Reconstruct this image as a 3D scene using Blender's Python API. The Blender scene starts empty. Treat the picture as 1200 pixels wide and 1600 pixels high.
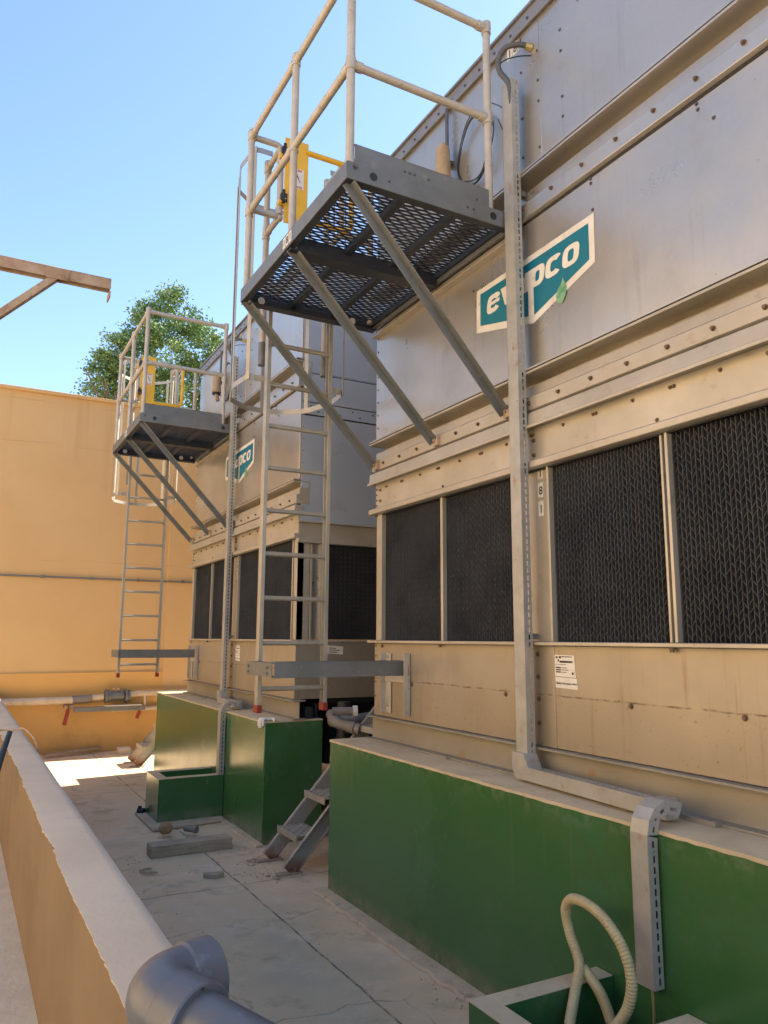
import bpy, bmesh, math, random
from mathutils import Vector, Matrix
R = math.radians
random.seed(7)
sc = bpy.context.scene
COL = sc.collection
OFF = 1.7            # every height below is measured from eye level, 1.7 m over the yard

# ------------------------------------------------------------------ camera
cam = bpy.data.cameras.new('camera')
cam.sensor_fit = 'VERTICAL'; cam.sensor_height = 24.0
cam.lens = 1202.376 / 1600 * 24.0
cam.clip_start = 0.05; cam.clip_end = 2000
co = bpy.data.objects.new('camera', cam); COL.objects.link(co)
yaw, pit, rol = R(28.6718), R(9.3513), R(0.2804)
f = Vector((math.sin(yaw)*math.cos(pit), math.cos(yaw)*math.cos(pit), math.sin(pit)))
r = Vector((math.cos(yaw), -math.sin(yaw), 0)); u = r.cross(f)
r2 = r*math.cos(rol) + u*math.sin(rol); u2 = -r*math.sin(rol) + u*math.cos(rol)
mw = Matrix((r2, u2, -f)).transposed().to_4x4(); mw.translation = Vector((0, 0, OFF))
co.matrix_world = mw
sc.camera = co

# ------------------------------------------------------------------ light
SUN_EL = 46.0
sdir = Vector((1.0, 0.13, 0)).normalized()
sdir = Vector((sdir.x*math.cos(R(SUN_EL)), sdir.y*math.cos(R(SUN_EL)), math.sin(R(SUN_EL))))
w = bpy.data.worlds.new('World'); sc.world = w; w.use_nodes = True
nt = w.node_tree
sky = nt.nodes.new('ShaderNodeTexSky'); sky.sky_type = 'NISHITA'; sky.sun_disc = False
sky.sun_elevation = R(SUN_EL); sky.sun_rotation = math.atan2(sdir.x, sdir.y)
sky.air_density = 1.0; sky.dust_density = 0.35; sky.ozone_density = 2.6
bg = nt.nodes['Background']; bg.inputs['Strength'].default_value = 0.105
nt.links.new(sky.outputs[0], bg.inputs[0])
sl = bpy.data.lights.new('sun', 'SUN'); sl.energy = 5.0; sl.angle = R(0.55); sl.color = (1.0, 0.90, 0.74)
so = bpy.data.objects.new('sun', sl); COL.objects.link(so)
so.rotation_euler = sdir.to_track_quat('Z', 'Y').to_euler(); so.location = (20, 0, 30)
sc.view_settings.view_transform = 'Standard'; sc.view_settings.look = 'None'
sc.view_settings.gamma = 1; sc.view_settings.exposure = 1.72

# ------------------------------------------------------------------ materials
def mat(name, c, c2=None, sc1=3.0, rough=0.6, metal=0.0, bump=0.0, bsc=60.0, grime=None, rvar=0.0, stretch=None, coat=0.0, wave=0.0, extra=None):
    m = bpy.data.materials.new(name); m.use_nodes = True
    n = m.node_tree.nodes; l = m.node_tree.links
    b = n['Principled BSDF']
    b.inputs['Metallic'].default_value = metal; b.inputs['Roughness'].default_value = rough
    if coat:
        b.inputs['Coat Weight'].default_value = coat; b.inputs['Coat Roughness'].default_value = 0.25
    geo = n.new('ShaderNodeNewGeometry')
    vec = geo.outputs['Position']
    if stretch:
        mp = n.new('ShaderNodeVectorMath'); mp.operation = 'MULTIPLY'; mp.inputs[1].default_value = stretch
        l.new(vec, mp.inputs[0]); vec1 = mp.outputs[0]
    else: vec1 = vec
    def noise(v, s, det=5, ro=0.6):
        t = n.new('ShaderNodeTexNoise'); t.inputs['Scale'].default_value = s; t.inputs['Detail'].default_value = det
        t.inputs['Roughness'].default_value = ro; l.new(v, t.inputs['Vector']); return t.outputs['Fac']
    def ramp(v, a, bb):
        q = n.new('ShaderNodeMapRange'); q.inputs['From Min'].default_value = a; q.inputs['From Max'].default_value = bb
        l.new(v, q.inputs['Value']); return q.outputs[0]
    def mix(fac, a, bcol):
        x = n.new('ShaderNodeMix'); x.data_type = 'RGBA'
        if fac is not None: l.new(fac, x.inputs[0])
        if isinstance(a, tuple): x.inputs[6].default_value = (*a, 1)
        else: l.new(a, x.inputs[6])
        if isinstance(bcol, tuple): x.inputs[7].default_value = (*bcol, 1)
        else: l.new(bcol, x.inputs[7])
        return x.outputs[2]
    col = mix(ramp(noise(vec1, sc1), 0.35, 0.65), c, c2 or tuple(v*0.85 for v in c))
    for g in (grime or []):       # (colour, scale, lo, hi)
        col = mix(ramp(noise(vec if len(g) < 5 else vec1, g[1], 6, 0.7), g[2], g[3]), col, g[0])
    if extra: col = extra(n, l, vec, col, noise, ramp, mix)
    l.new(col, b.inputs['Base Color'])
    if rvar:
        rr = n.new('ShaderNodeMapRange'); rr.inputs['From Min'].default_value = 0.3; rr.inputs['From Max'].default_value = 0.7
        rr.inputs['To Min'].default_value = rough-rvar; rr.inputs['To Max'].default_value = rough+rvar
        l.new(noise(vec1, sc1*2.3), rr.inputs['Value']); l.new(rr.outputs[0], b.inputs['Roughness'])
    last = None
    if wave:
        bp = n.new('ShaderNodeBump'); bp.inputs['Strength'].default_value = 1.0; bp.inputs['Distance'].default_value = wave
        l.new(noise(vec, 1.7, 2, 0.4), bp.inputs['Height']); last = bp.outputs[0]
    if bump:
        bp = n.new('ShaderNodeBump'); bp.inputs['Strength'].default_value = 1.0; bp.inputs['Distance'].default_value = bump
        l.new(noise(vec, bsc, 6, 0.65), bp.inputs['Height'])
        if last: l.new(last, bp.inputs['Normal'])
        last = bp.outputs[0]
    if last: l.new(last, b.inputs['Normal'])
    return m

def zmask(n, l, vec, lo, hi):
    s = n.new('ShaderNodeSeparateXYZ'); l.new(vec, s.inputs[0])
    q = n.new('ShaderNodeMapRange'); q.inputs['From Min'].default_value = lo; q.inputs['From Max'].default_value = hi
    l.new(s.outputs[2], q.inputs['Value']); return q.outputs[0]
def mul(n, l, a, b, op='MULTIPLY'):
    x = n.new('ShaderNodeMath'); x.operation = op; x.use_clamp = True
    for i, v in enumerate((a, b)):
        if isinstance(v, (int, float)): x.inputs[i].default_value = v
        else: l.new(v, x.inputs[i])
    return x.outputs[0]

def panel_extra(n, l, vec, col, noise, ramp, mix):
    mp = n.new('ShaderNodeVectorMath'); mp.operation = 'MULTIPLY'; mp.inputs[1].default_value = (22, 22, 0.9); l.new(vec, mp.inputs[0])
    st = mul(n, l, ramp(noise(mp.outputs[0], 1.0, 4, 0.6), 0.56, 0.72), ramp(noise(vec, 1.6, 3), 0.40, 0.62))
    col = mix(mul(n, l, st, 0.40), col, (0.36, 0.31, 0.25))
    vo = n.new('ShaderNodeTexVoronoi'); vo.inputs['Scale'].default_value = 45; l.new(vec, vo.inputs['Vector'])
    s = n.new('ShaderNodeSeparateXYZ'); l.new(vo.outputs['Color'], s.inputs[0])
    return mix(mul(n, l, s.outputs[0], 0.10), col, (0.62, 0.60, 0.57))
def basin_extra(n, l, vec, col, noise, ramp, mix):
    # scale line and rust specks left by splashing below it
    z0 = OFF - 0.277
    wob = noise(vec, 9, 4)
    s = n.new('ShaderNodeSeparateXYZ'); l.new(vec, s.inputs[0])
    a = n.new('ShaderNodeMath'); a.operation = 'MULTIPLY_ADD'; l.new(wob, a.inputs[0]); a.inputs[1].default_value = 0.016; l.new(s.outputs[2], a.inputs[2])
    d = n.new('ShaderNodeMath'); d.operation = 'SUBTRACT'; l.new(a.outputs[0], d.inputs[0]); d.inputs[1].default_value = z0+0.008
    ab = n.new('ShaderNodeMath'); ab.operation = 'ABSOLUTE'; l.new(d.outputs[0], ab.inputs[0])
    line = ramp(ab.outputs[0], 0.006, 0.002)
    line = mul(n, l, line, ramp(noise(vec, 14, 5), 0.40, 0.60))
    below = ramp(d.outputs[0], 0.0, -0.02)
    col = mix(mul(n, l, line, 0.85), col, (0.10, 0.065, 0.035))
    sp = ramp(noise(vec, 55, 3, 0.5), 0.66, 0.72)
    col = mix(mul(n, l, mul(n, l, sp, below), 0.8), col, (0.13, 0.07, 0.035))
    mp = n.new('ShaderNodeVectorMath'); mp.operation = 'MULTIPLY'; mp.inputs[1].default_value = (26, 26, 1.2); l.new(vec, mp.inputs[0])
    st = mul(n, l, mul(n, l, ramp(noise(mp.outputs[0], 1.0, 4, 0.6), 0.56, 0.70), ramp(noise(vec, 2.6, 3), 0.42, 0.60)), 0.55)
    col = mix(st, col, (0.24, 0.155, 0.085))
    return mix(mul(n, l, below, 0.40), col, (0.33, 0.28, 0.205))

def ground_extra(n, l, vec, col, noise, ramp, mix):
    s = n.new('ShaderNodeSeparateXYZ'); l.new(vec, s.inputs[0])
    w1 = noise(vec, 2.5, 4)
    for out, pos, amp in ((0, 1.885, 0.05), (1, 5.50, 0.06), (1, 9.3, 0.05), (1, 1.9, 0.05)):
        a = n.new('ShaderNodeMath'); a.operation = 'MULTIPLY_ADD'; l.new(w1, a.inputs[0]); a.inputs[1].default_value = amp; l.new(s.outputs[out], a.inputs[2])
        d = n.new('ShaderNodeMath'); d.operation = 'SUBTRACT'; l.new(a.outputs[0], d.inputs[0]); d.inputs[1].default_value = pos+amp/2
        ab = n.new('ShaderNodeMath'); ab.operation = 'ABSOLUTE'; l.new(d.outputs[0], ab.inputs[0])
        col = mix(mul(n, l, ramp(ab.outputs[0], 0.009, 0.003), ramp(noise(vec, 7, 3), 0.3, 0.55)), col, (0.16, 0.115, 0.08))
    vo = n.new('ShaderNodeTexVoronoi'); vo.feature = 'DISTANCE_TO_EDGE'; vo.inputs['Scale'].default_value = 0.75
    vm = n.new('ShaderNodeVectorMath'); vm.operation = 'ADD'; l.new(vec, vm.inputs[0])
    tn = n.new('ShaderNodeTexNoise'); tn.inputs['Scale'].default_value = 3; tn.inputs['Detail'].default_value = 6; l.new(vec, tn.inputs['Vector'])
    sc_ = n.new('ShaderNodeVectorMath'); sc_.operation = 'SCALE'; sc_.inputs['Scale'].default_value = 0.35; l.new(tn.outputs['Color'], sc_.inputs[0])
    l.new(sc_.outputs[0], vm.inputs[1]); l.new(vm.outputs[0], vo.inputs['Vector'])
    crk = mul(n, l, ramp(vo.outputs['Distance'], 0.006, 0.002), ramp(noise(vec, 0.9, 2), 0.5, 0.6))
    col = mix(mul(n, l, crk, 0.55), col, (0.15, 0.11, 0.08))
    return col

def green_extra(n, l, vec, col, noise, ramp, mix):
    # run marks of lime from the ledge and splashed dust at the foot
    mp = n.new('ShaderNodeVectorMath'); mp.operation = 'MULTIPLY'; mp.inputs[1].default_value = (16, 16, 0.55); l.new(vec, mp.inputs[0])
    st = ramp(noise(mp.outputs[0], 1.0, 4, 0.6), 0.60, 0.74)
    st = mul(n, l, st, ramp(noise(vec, 1.3, 3), 0.42, 0.62))
    col = mix(mul(n, l, st, 0.28), col, (0.16, 0.22, 0.12))
    ft = mul(n, l, zmask(n, l, vec, 0.13, 0.0), ramp(noise(vec, 9, 5), 0.30, 0.60))
    col = mix(mul(n, l, ft, 0.65), col, (0.33, 0.28, 0.19))
    tp = mul(n, l, zmask(n, l, vec, 0.90, 1.0), ramp(noise(vec, 12, 5), 0.48, 0.64))
    return mix(mul(n, l, tp, 0.45), col, (0.22, 0.24, 0.16))
M = {}
M['panel'] = mat('brushed_panel_metal', (0.53,0.49,0.43), (0.47,0.43,0.37), 1.1, rough=0.32, metal=0.68, rvar=0.06, wave=0.010, bump=0.0003, bsc=220, grime=[((0.40,0.35,0.28),2.2,0.60,0.90),((0.22,0.17,0.12),46,0.665,0.71)], extra=panel_extra)
M['flange'] = mat('dusty_flange_metal', (0.50,0.45,0.37), (0.41,0.365,0.29), 2.5, rough=0.45, metal=0.40, rvar=0.08, wave=0.004, grime=[((0.33,0.26,0.18),9,0.58,0.75)])
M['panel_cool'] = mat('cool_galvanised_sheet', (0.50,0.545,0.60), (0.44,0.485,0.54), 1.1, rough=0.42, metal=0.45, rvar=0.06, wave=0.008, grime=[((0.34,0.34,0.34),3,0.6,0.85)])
M['trim'] = mat('dark_trim_metal', (0.30,0.29,0.29), (0.24,0.23,0.22), 3, rough=0.5, metal=0.5)
M['basin'] = mat('scaled_basin_metal', (0.42,0.365,0.285), (0.35,0.30,0.23), 1.3, rough=0.46, metal=0.5, rvar=0.08, wave=0.006, bump=0.0006, bsc=90, extra=basin_extra)
M['beam'] = mat('dusty_beam_steel', (0.33,0.31,0.265), (0.27,0.25,0.205), 2.0, rough=0.55, metal=0.45, grime=[((0.36,0.20,0.09),5,0.62,0.74)])
M['galv'] = mat('galvanised_steel', (0.19,0.195,0.19), (0.15,0.155,0.15), 6.0, rough=0.5, metal=0.35, rvar=0.08, grime=[((0.27,0.25,0.2),18,0.6,0.75)])
M['deck_shade'] = mat('shaded_deck_steel', (0.030,0.036,0.048), (0.022,0.026,0.036), 8, rough=0.5, grime=[((0.10,0.10,0.10),20,0.62,0.76)])  # shade under the deck put into the colour of its steel
M['galv_light'] = mat('galvanised_tray', (0.42,0.41,0.375), (0.34,0.33,0.30), 9.0, rough=0.5, metal=0.3, rvar=0.05, grime=[((0.33,0.22,0.13),14,0.60,0.70)])
M['alu'] = mat('dusty_aluminium', (0.46,0.43,0.365), (0.38,0.35,0.29), 5.0, rough=0.45, metal=0.5, rvar=0.08)
M['rail'] = mat('dusty_rail_pipe', (0.52,0.47,0.40), (0.43,0.385,0.32), 9.0, rough=0.55, metal=0.25, grime=[((0.33,0.27,0.2),22,0.58,0.72)])
M['yellow'] = mat('yellow_gate_paint', (0.80,0.47,0.025), (0.72,0.40,0.02), 6.0, rough=0.42)
M['red'] = mat('red_rubber', (0.26,0.028,0.016), None, 9, rough=0.6)
M['black'] = mat('black_rubber', (0.018,0.018,0.02), None, 9, rough=0.55)
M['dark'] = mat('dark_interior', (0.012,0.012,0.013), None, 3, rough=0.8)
M['fill'] = mat('dark_fill_plastic', (0.070,0.071,0.074), (0.045,0.046,0.05), 3, rough=0.55, grime=[((0.13,0.12,0.11),30,0.60,0.78),((0.03,0.03,0.034),3.0,0.55,0.75)])
M['bolt'] = mat('rusty_bolt', (0.20,0.13,0.08), (0.13,0.09,0.06), 40, rough=0.6, metal=0.4)
M['bolt_grey'] = mat('bolt_steel', (0.16,0.15,0.15), None, 40, rough=0.45, metal=0.6)
M['white'] = mat('white_sticker', (0.74,0.72,0.66), (0.64,0.60,0.52), 6, rough=0.55, grime=[((0.50,0.44,0.35),12,0.58,0.76)])
M['teal'] = mat('teal_sticker', (0.002,0.15,0.23), (0.008,0.165,0.235), 5, rough=0.45, grime=[((0.06,0.20,0.25),26,0.60,0.78)])
M['leafgreen'] = mat('green_sticker', (0.07,0.27,0.12), (0.30,0.48,0.32), 28, rough=0.55)
M['ink'] = mat('black_ink', (0.02,0.02,0.02), None, 6, rough=0.6)
M['redink'] = mat('red_ink', (0.5,0.02,0.04), None, 6, rough=0.6)
M['green'] = mat('green_plinth_paint', (0.034,0.118,0.034), (0.044,0.128,0.038), 0.9, rough=0.24, rvar=0.05, coat=0.4, bump=0.0008, bsc=26, stretch=(1,1,0.5), grime=[((0.085,0.135,0.055),1.4,0.50,0.80),((0.20,0.25,0.15),34,0.70,0.78),((0.046,0.135,0.050),0.7,0.50,0.525)], extra=green_extra)
M['ledge'] = mat('pale_concrete_top', (0.56,0.465,0.31), (0.46,0.375,0.245), 5, rough=0.85, bump=0.002, bsc=50, grime=[((0.26,0.22,0.16),11,0.58,0.75),((0.10,0.16,0.08),19,0.66,0.74)])
M['ground'] = mat('yard_concrete', (0.76,0.555,0.345), (0.66,0.465,0.28), 0.9, rough=0.88, bump=0.003, bsc=35, grime=[((0.74,0.60,0.44),3.1,0.52,0.75),((0.34,0.24,0.155),2.3,0.56,0.80),((0.28,0.19,0.12),21,0.65,0.74),((0.44,0.31,0.19),1.7,0.57,0.70),((0.55,0.42,0.28),0.8,0.52,0.7)], extra=ground_extra)
M['pad'] = mat('rough_concrete', (0.62,0.48,0.32), (0.50,0.38,0.25), 6, rough=0.9, bump=0.004, bsc=40, grime=[((0.22,0.17,0.12),14,0.56,0.72)])
M['greyblock'] = mat('grey_concrete', (0.46,0.365,0.25), (0.35,0.275,0.185), 7, rough=0.92, bump=0.004, bsc=55, grime=[((0.14,0.12,0.09),17,0.6,0.72)])
def wall_extra(n, l, vec, col, noise, ramp, mix):
    # damp marks low on the wall and faint hairlines in the render
    m1 = mul(n, l, ramp(noise(vec, 2.2, 6, 0.7), 0.50, 0.66), zmask(n, l, vec, 0.95, 0.15))
    col = mix(mul(n, l, m1, 0.7), col, (0.42,0.27,0.09))
    mp = n.new('ShaderNodeVectorMath'); mp.operation = 'MULTIPLY'; mp.inputs[1].default_value = (7, 7, 0.35); l.new(vec, mp.inputs[0])
    st = mul(n, l, ramp(noise(mp.outputs[0], 1.0, 5, 0.6), 0.54, 0.72), zmask(n, l, vec, OFF+1.2, OFF+3.7))
    col = mix(mul(n, l, st, 0.40), col, (0.40,0.25,0.10))
    s = n.new('ShaderNodeSeparateXYZ'); l.new(vec, s.inputs[0])
    a = n.new('ShaderNodeMath'); a.operation = 'MULTIPLY_ADD'; l.new(noise(vec, 1.5, 6), a.inputs[0]); a.inputs[1].default_value = 0.10; l.new(s.outputs[2], a.inputs[2])
    for zz in (OFF+3.62, OFF+1.15, OFF+2.95):
        d = n.new('ShaderNodeMath'); d.operation = 'SUBTRACT'; l.new(a.outputs[0], d.inputs[0]); d.inputs[1].default_value = zz+0.05
        ab = n.new('ShaderNodeMath'); ab.operation = 'ABSOLUTE'; l.new(d.outputs[0], ab.inputs[0])
        col = mix(mul(n, l, mul(n, l, ramp(ab.outputs[0], 0.010, 0.002), ramp(noise(vec, 1.1, 3), 0.45, 0.6)), 0.45), col, (0.30,0.17,0.06))
    return col
M['wall'] = mat('ochre_render', (0.585,0.395,0.190), (0.55,0.36,0.165), 0.7, rough=0.8, bump=0.0016, bsc=30, grime=[((0.61,0.40,0.18),1.3,0.5,0.9)], extra=wall_extra)
M['wall_low'] = mat('ochre_render_fresh', (0.61,0.37,0.125), (0.58,0.34,0.11), 0.9, rough=0.8, bump=0.0016, bsc=30, extra=wall_extra)
M['wall_cream'] = mat('cream_render', (0.72,0.55,0.34), (0.66,0.49,0.29), 0.7, rough=0.85)
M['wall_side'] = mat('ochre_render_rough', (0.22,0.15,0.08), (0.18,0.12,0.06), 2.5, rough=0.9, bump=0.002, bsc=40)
M['coping'] = mat('cement_coping', (0.68,0.565,0.41), (0.60,0.49,0.35), 2.2, rough=0.9, bump=0.0016, bsc=60, grime=[((0.36,0.33,0.28),5,0.6,0.8)])
M['stucco'] = mat('cement_plaster', (0.58,0.53,0.43), (0.50,0.45,0.36), 6, rough=0.92, bump=0.004, bsc=30)
M['pvc'] = mat('grey_pvc', (0.115,0.123,0.138), (0.092,0.10,0.114), 7, rough=0.36, rvar=0.06, bump=0.0003, bsc=60, grime=[((0.22,0.25,0.28),15,0.60,0.78),((0.30,0.30,0.29),60,0.70,0.76)])
M['pvc_dull'] = mat('dusty_grey_pvc', (0.22,0.20,0.185), (0.17,0.155,0.14), 9, rough=0.6)
M['pipe'] = mat('pale_water_pipe', (0.60,0.50,0.37), (0.50,0.40,0.29), 8, rough=0.6, grime=[((0.30,0.22,0.14),14,0.6,0.72)])
M['hose_grey'] = mat('grey_hose', (0.085,0.09,0.095), None, 9, rough=0.5)
M['hose'] = mat('cream_hose', (0.52,0.44,0.24), (0.42,0.345,0.18), 12, rough=0.45, grime=[((0.25,0.2,0.12),22,0.6,0.75)])
M['wire'] = mat('blue_black_cable', (0.025,0.04,0.05), None, 9, rough=0.45)
M['cap'] = mat('faded_beige_plastic', (0.46,0.33,0.19), (0.38,0.26,0.14), 16, rough=0.7, bump=0.001, bsc=60)
M['rust'] = mat('rusty_steel', (0.46,0.35,0.25), (0.34,0.22,0.14), 7, rough=0.8, metal=0.1, bump=0.002, bsc=45, grime=[((0.20,0.09,0.045),12,0.56,0.68),((0.52,0.42,0.32),10,0.60,0.72)])
def stair_extra(n, l, vec, col, noise, ramp, mix):
    m1 = mul(n, l, zmask(n, l, vec, 0.13, 0.02), ramp(noise(vec, 12, 5), 0.35, 0.5))
    return mix(m1, col, (0.24,0.085,0.03))
M['stair'] = mat('galvanised_stair', (0.40,0.38,0.33), (0.33,0.31,0.27), 6, rough=0.6, metal=0.3, extra=stair_extra)
M['bark'] = mat('tree_bark', (0.13,0.10,0.07), (0.08,0.06,0.045), 12, rough=0.9, bump=0.01, bsc=20)
M['leaf'] = mat('tree_leaf', (0.19,0.31,0.10), (0.10,0.19,0.055), 1.4, rough=0.7, grime=[((0.26,0.37,0.14),5,0.55,0.75)])
for nd in ('leaf',):
    b = M[nd].node_tree.nodes['Principled BSDF']
    b.inputs['Transmission Weight'].default_value = 0.0
    try: b.inputs['Subsurface Weight'].default_value = 0.0
    except KeyError: pass
M['stone'] = mat('brown_rock', (0.46,0.28,0.13), (0.28,0.17,0.08), 18, rough=0.9, bump=0.01, bsc=25)
M['brass'] = mat('brass_fitting', (0.45,0.36,0.15), None, 9, rough=0.5, metal=0.4)
M['cloth'] = mat('white_cloth', (0.72,0.70,0.66), None, 9, rough=0.9)
M['wood'] = mat('weathered_board', (0.42,0.33,0.22), (0.3,0.22,0.14), 8, rough=0.85)

# ------------------------------------------------------------------ mesh helpers
class MB:
    def __init__(s): s.v = []; s.f = []; s.bl = []
    def add(s, vs, fs):
        o = len(s.v); s.v += [tuple(q) for q in vs]; s.f += [tuple(i+o for i in q) for q in fs]; return s
    def box(s, x0, x1, y0, y1, z0, z1):
        return s.add([(x0,y0,z0),(x1,y0,z0),(x1,y1,z0),(x0,y1,z0),(x0,y0,z1),(x1,y0,z1),(x1,y1,z1),(x0,y1,z1)],
                     [(0,3,2,1),(4,5,6,7),(0,1,5,4),(1,2,6,5),(2,3,7,6),(3,0,4,7)])
    def prism(s, poly, axis, a, b):
        n = len(poly)
        def P(q, t):
            if axis == 'y': return (q[0], t, q[1])
            if axis == 'x': return (t, q[0], q[1])
            return (q[0], q[1], t)
        vs = [P(q, a) for q in poly] + [P(q, b) for q in poly]
        fs = [tuple(range(n)), tuple(range(2*n-1, n-1, -1))] + [(i, i+n, (i+1) % n + n, (i+1) % n) for i in range(n)]
        return s.add(vs, fs)
    def bar(s, p0, p1, w, h, up=(0,0,1), ow=0.0, oh=0.0):
        p0, p1 = Vector(p0), Vector(p1); d = (p1-p0).normalized(); up = Vector(up)
        sd = d.cross(up).normalized(); up = sd.cross(d)
        vs = []
        for p in (p0, p1):
            for a, b in ((-1,-1),(1,-1),(1,1),(-1,1)):
                vs.append(p + sd*(a*w/2+ow) + up*(b*h/2+oh))
        return s.add(vs, [(0,1,2,3),(7,6,5,4),(0,4,5,1),(1,5,6,2),(2,6,7,3),(3,7,4,0)])
    def tube(s, pts, rad, n=12, closed=False, cap=True):
        pts = [Vector(p) for p in pts]; m = len(pts)
        rr = rad if isinstance(rad, (list, tuple)) else [rad]*m
        t0 = None; vs = []; ref = None
        for i in range(m):
            if closed: d = (pts[(i+1) % m]-pts[i-1]).normalized()
            else: d = (pts[min(i+1, m-1)]-pts[max(i-1, 0)]).normalized()
            if ref is None:
                ref = Vector((0,0,1)) if abs(d.z) < 0.9 else Vector((1,0,0))
            a = (ref - d*ref.dot(d)).normalized(); ref = a; b = d.cross(a)
            for k in range(n):
                t = 2*math.pi*k/n
                vs.append(pts[i] + (a*math.cos(t)+b*math.sin(t))*rr[i])
        fs = []
        for i in range(m if closed else m-1):
            j = (i+1) % m
            for k in range(n): fs.append((i*n+k, i*n+(k+1) % n, j*n+(k+1) % n, j*n+k))
        if cap and not closed: fs += [tuple(range(n-1, -1, -1)), tuple((m-1)*n+k for k in range(n))]
        return s.add(vs, fs)
    def cyl(s, p0, p1, rad, n=16): return s.tube([p0, p1], rad, n)
    def ball(s, c, rad, n=10, m=7, sq=(1,1,1)):
        vs = []; fs = []
        for i in range(m+1):
            th = math.pi*i/m
            for k in range(n):
                ph = 2*math.pi*k/n
                vs.append((c[0]+rad*sq[0]*math.sin(th)*math.cos(ph), c[1]+rad*sq[1]*math.sin(th)*math.sin(ph), c[2]+rad*sq[2]*math.cos(th)))
        for i in range(m):
            for k in range(n): fs.append((i*n+k, (i+1)*n+k, (i+1)*n+(k+1) % n, i*n+(k+1) % n))
        return s.add(vs, fs)
    def bolt(s, c, d, rad=0.011, h=0.012):
        s.bl.append((tuple(c), tuple(d), rad, h)); return s
    def bolt_geo(s, c, d, rad, h):
        c = Vector(c); d = Vector(d).normalized()
        s.tube([c - d*0.002, c + d*0.0025], rad*1.25, 10); s.tube([c + d*0.0025, c + d*h], rad*0.85, 6); return s
BOLT = {}
def put_bolts(mb, name, m, parent, base):
    for c, d, rad, h in mb.bl:
        key = (d, rad, h, m)
        if key not in BOLT:
            b = MB().bolt_geo((0,0,0), d, rad, h)
            me = bpy.data.meshes.new(name); me.from_pydata(b.v, [], b.f)
            me.materials.append(M[m]); BOLT[key] = me
        o = bpy.data.objects.new(name, BOLT[key]); COL.objects.link(o); o.parent = parent
        o.location = Vector((c[0], c[1], c[2]+OFF)) - base
LOC = {}
def wloc(o): return LOC.get(o.name, Vector((0,0,0)))
def obj(name, mb, m, parent=None, bevel=0.0, smooth=True):
    """mesh object; its vertices are stored relative to the thing's base"""
    base = Vector((0,0,0)); p = parent
    while p is not None:
        if p.name in LOC: base = LOC[p.name]; break
        p = p.parent
    if mb.bl:
        if name in ('bolts', 'rivets'):
            put_bolts(mb, name[:-1], m, parent, base); return None
        deep = parent is not None and parent.parent is not None
        if name == 'side_rivets' or deep:
            for c_ in mb.bl: mb.bolt_geo(*c_)
            mb.bl = []
    if parent is None:
        xs = [v[0] for v in mb.v]; ys = [v[1] for v in mb.v]; zs = [v[2] for v in mb.v]
        base = Vector(((min(xs)+max(xs))/2, (min(ys)+max(ys))/2, min(zs)+OFF))
    me = bpy.data.meshes.new(name)
    me.from_pydata([(v[0]-base.x, v[1]-base.y, v[2]+OFF-base.z) for v in mb.v], [], mb.f)
    bm = bmesh.new(); bm.from_mesh(me); bmesh.ops.recalc_face_normals(bm, faces=bm.faces); bm.to_mesh(me); bm.free()
    me.materials.append(M[m] if isinstance(m, str) else m)
    if smooth:
        me.polygons.foreach_set('use_smooth', [True]*len(me.polygons)); me.set_sharp_from_angle(angle=R(38))
    o = bpy.data.objects.new(name, me); COL.objects.link(o)
    if parent is not None: o.parent = parent
    else: o.location = base; LOC[o.name] = base.copy()
    if mb.bl: put_bolts(mb, 'bolt', m, o, base)
    if name == 'side_rivets': o['kind'] = 'stuff'
    if bevel:
        b = o.modifiers.new('edge', 'BEVEL'); b.width = bevel; b.segments = 2; b.limit_method = 'ANGLE'; b.angle_limit = R(40)
    return o
def tag(o, label=None, cat=None, group=None, kind=None):
    if label: o['label'] = label
    if cat: o['category'] = cat
    if group: o['group'] = group
    if kind: o['kind'] = kind
    return o
def thing(name, loc, label, cat, group=None):
    o = bpy.data.objects.new(name, None); COL.objects.link(o); o.empty_display_size = 0.1
    o.location = (loc[0], loc[1], loc[2]+OFF); LOC[o.name] = Vector(o.location)
    return tag(o, label, cat, group)
def copy_tree(o, parent=None, dy=0.0, dx=0.0, dz=0.0, label=None):
    c = o.copy(); COL.objects.link(c)
    if parent is not None: c.parent = parent
    else:
        c.location = Vector(o.location) + Vector((dx, dy, dz)); LOC[c.name] = Vector(c.location)
        if label: c['label'] = label
    for ch in list(o.children): copy_tree(ch, c)
    return c
def L3(a, b, t): return Vector(a).lerp(Vector(b), t)
def arc_path(pts, rad=0.06, seg=6):
    """round the corners of a polyline"""
    pts = [Vector(p) for p in pts]; out = [pts[0]]
    for i in range(1, len(pts)-1):
        a = (pts[i-1]-pts[i]); b = (pts[i+1]-pts[i]); k = min(rad, a.length*0.49, b.length*0.49)
        p, q = pts[i]+a.normalized()*k, pts[i]+b.normalized()*k
        for j in range(seg+1):
            t = j/seg; out.append((1-t)**2*p + 2*t*(1-t)*pts[i] + t*t*q)
    return out + [pts[-1]]
def smooth_path(pts, n=10):
    pts = [Vector(p) for p in pts]; out = []
    P = [pts[0]*2-pts[1]] + pts + [pts[-1]*2-pts[-2]]
    for i in range(1, len(P)-2):
        for j in range(n):
            t = j/n
            out.append(0.5*((2*P[i]) + (-P[i-1]+P[i+1])*t + (2*P[i-1]-5*P[i]+4*P[i+1]-P[i+2])*t*t + (-P[i-1]+3*P[i]-3*P[i+1]+P[i+2])*t**3))
    return out + [pts[-1]]
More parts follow.
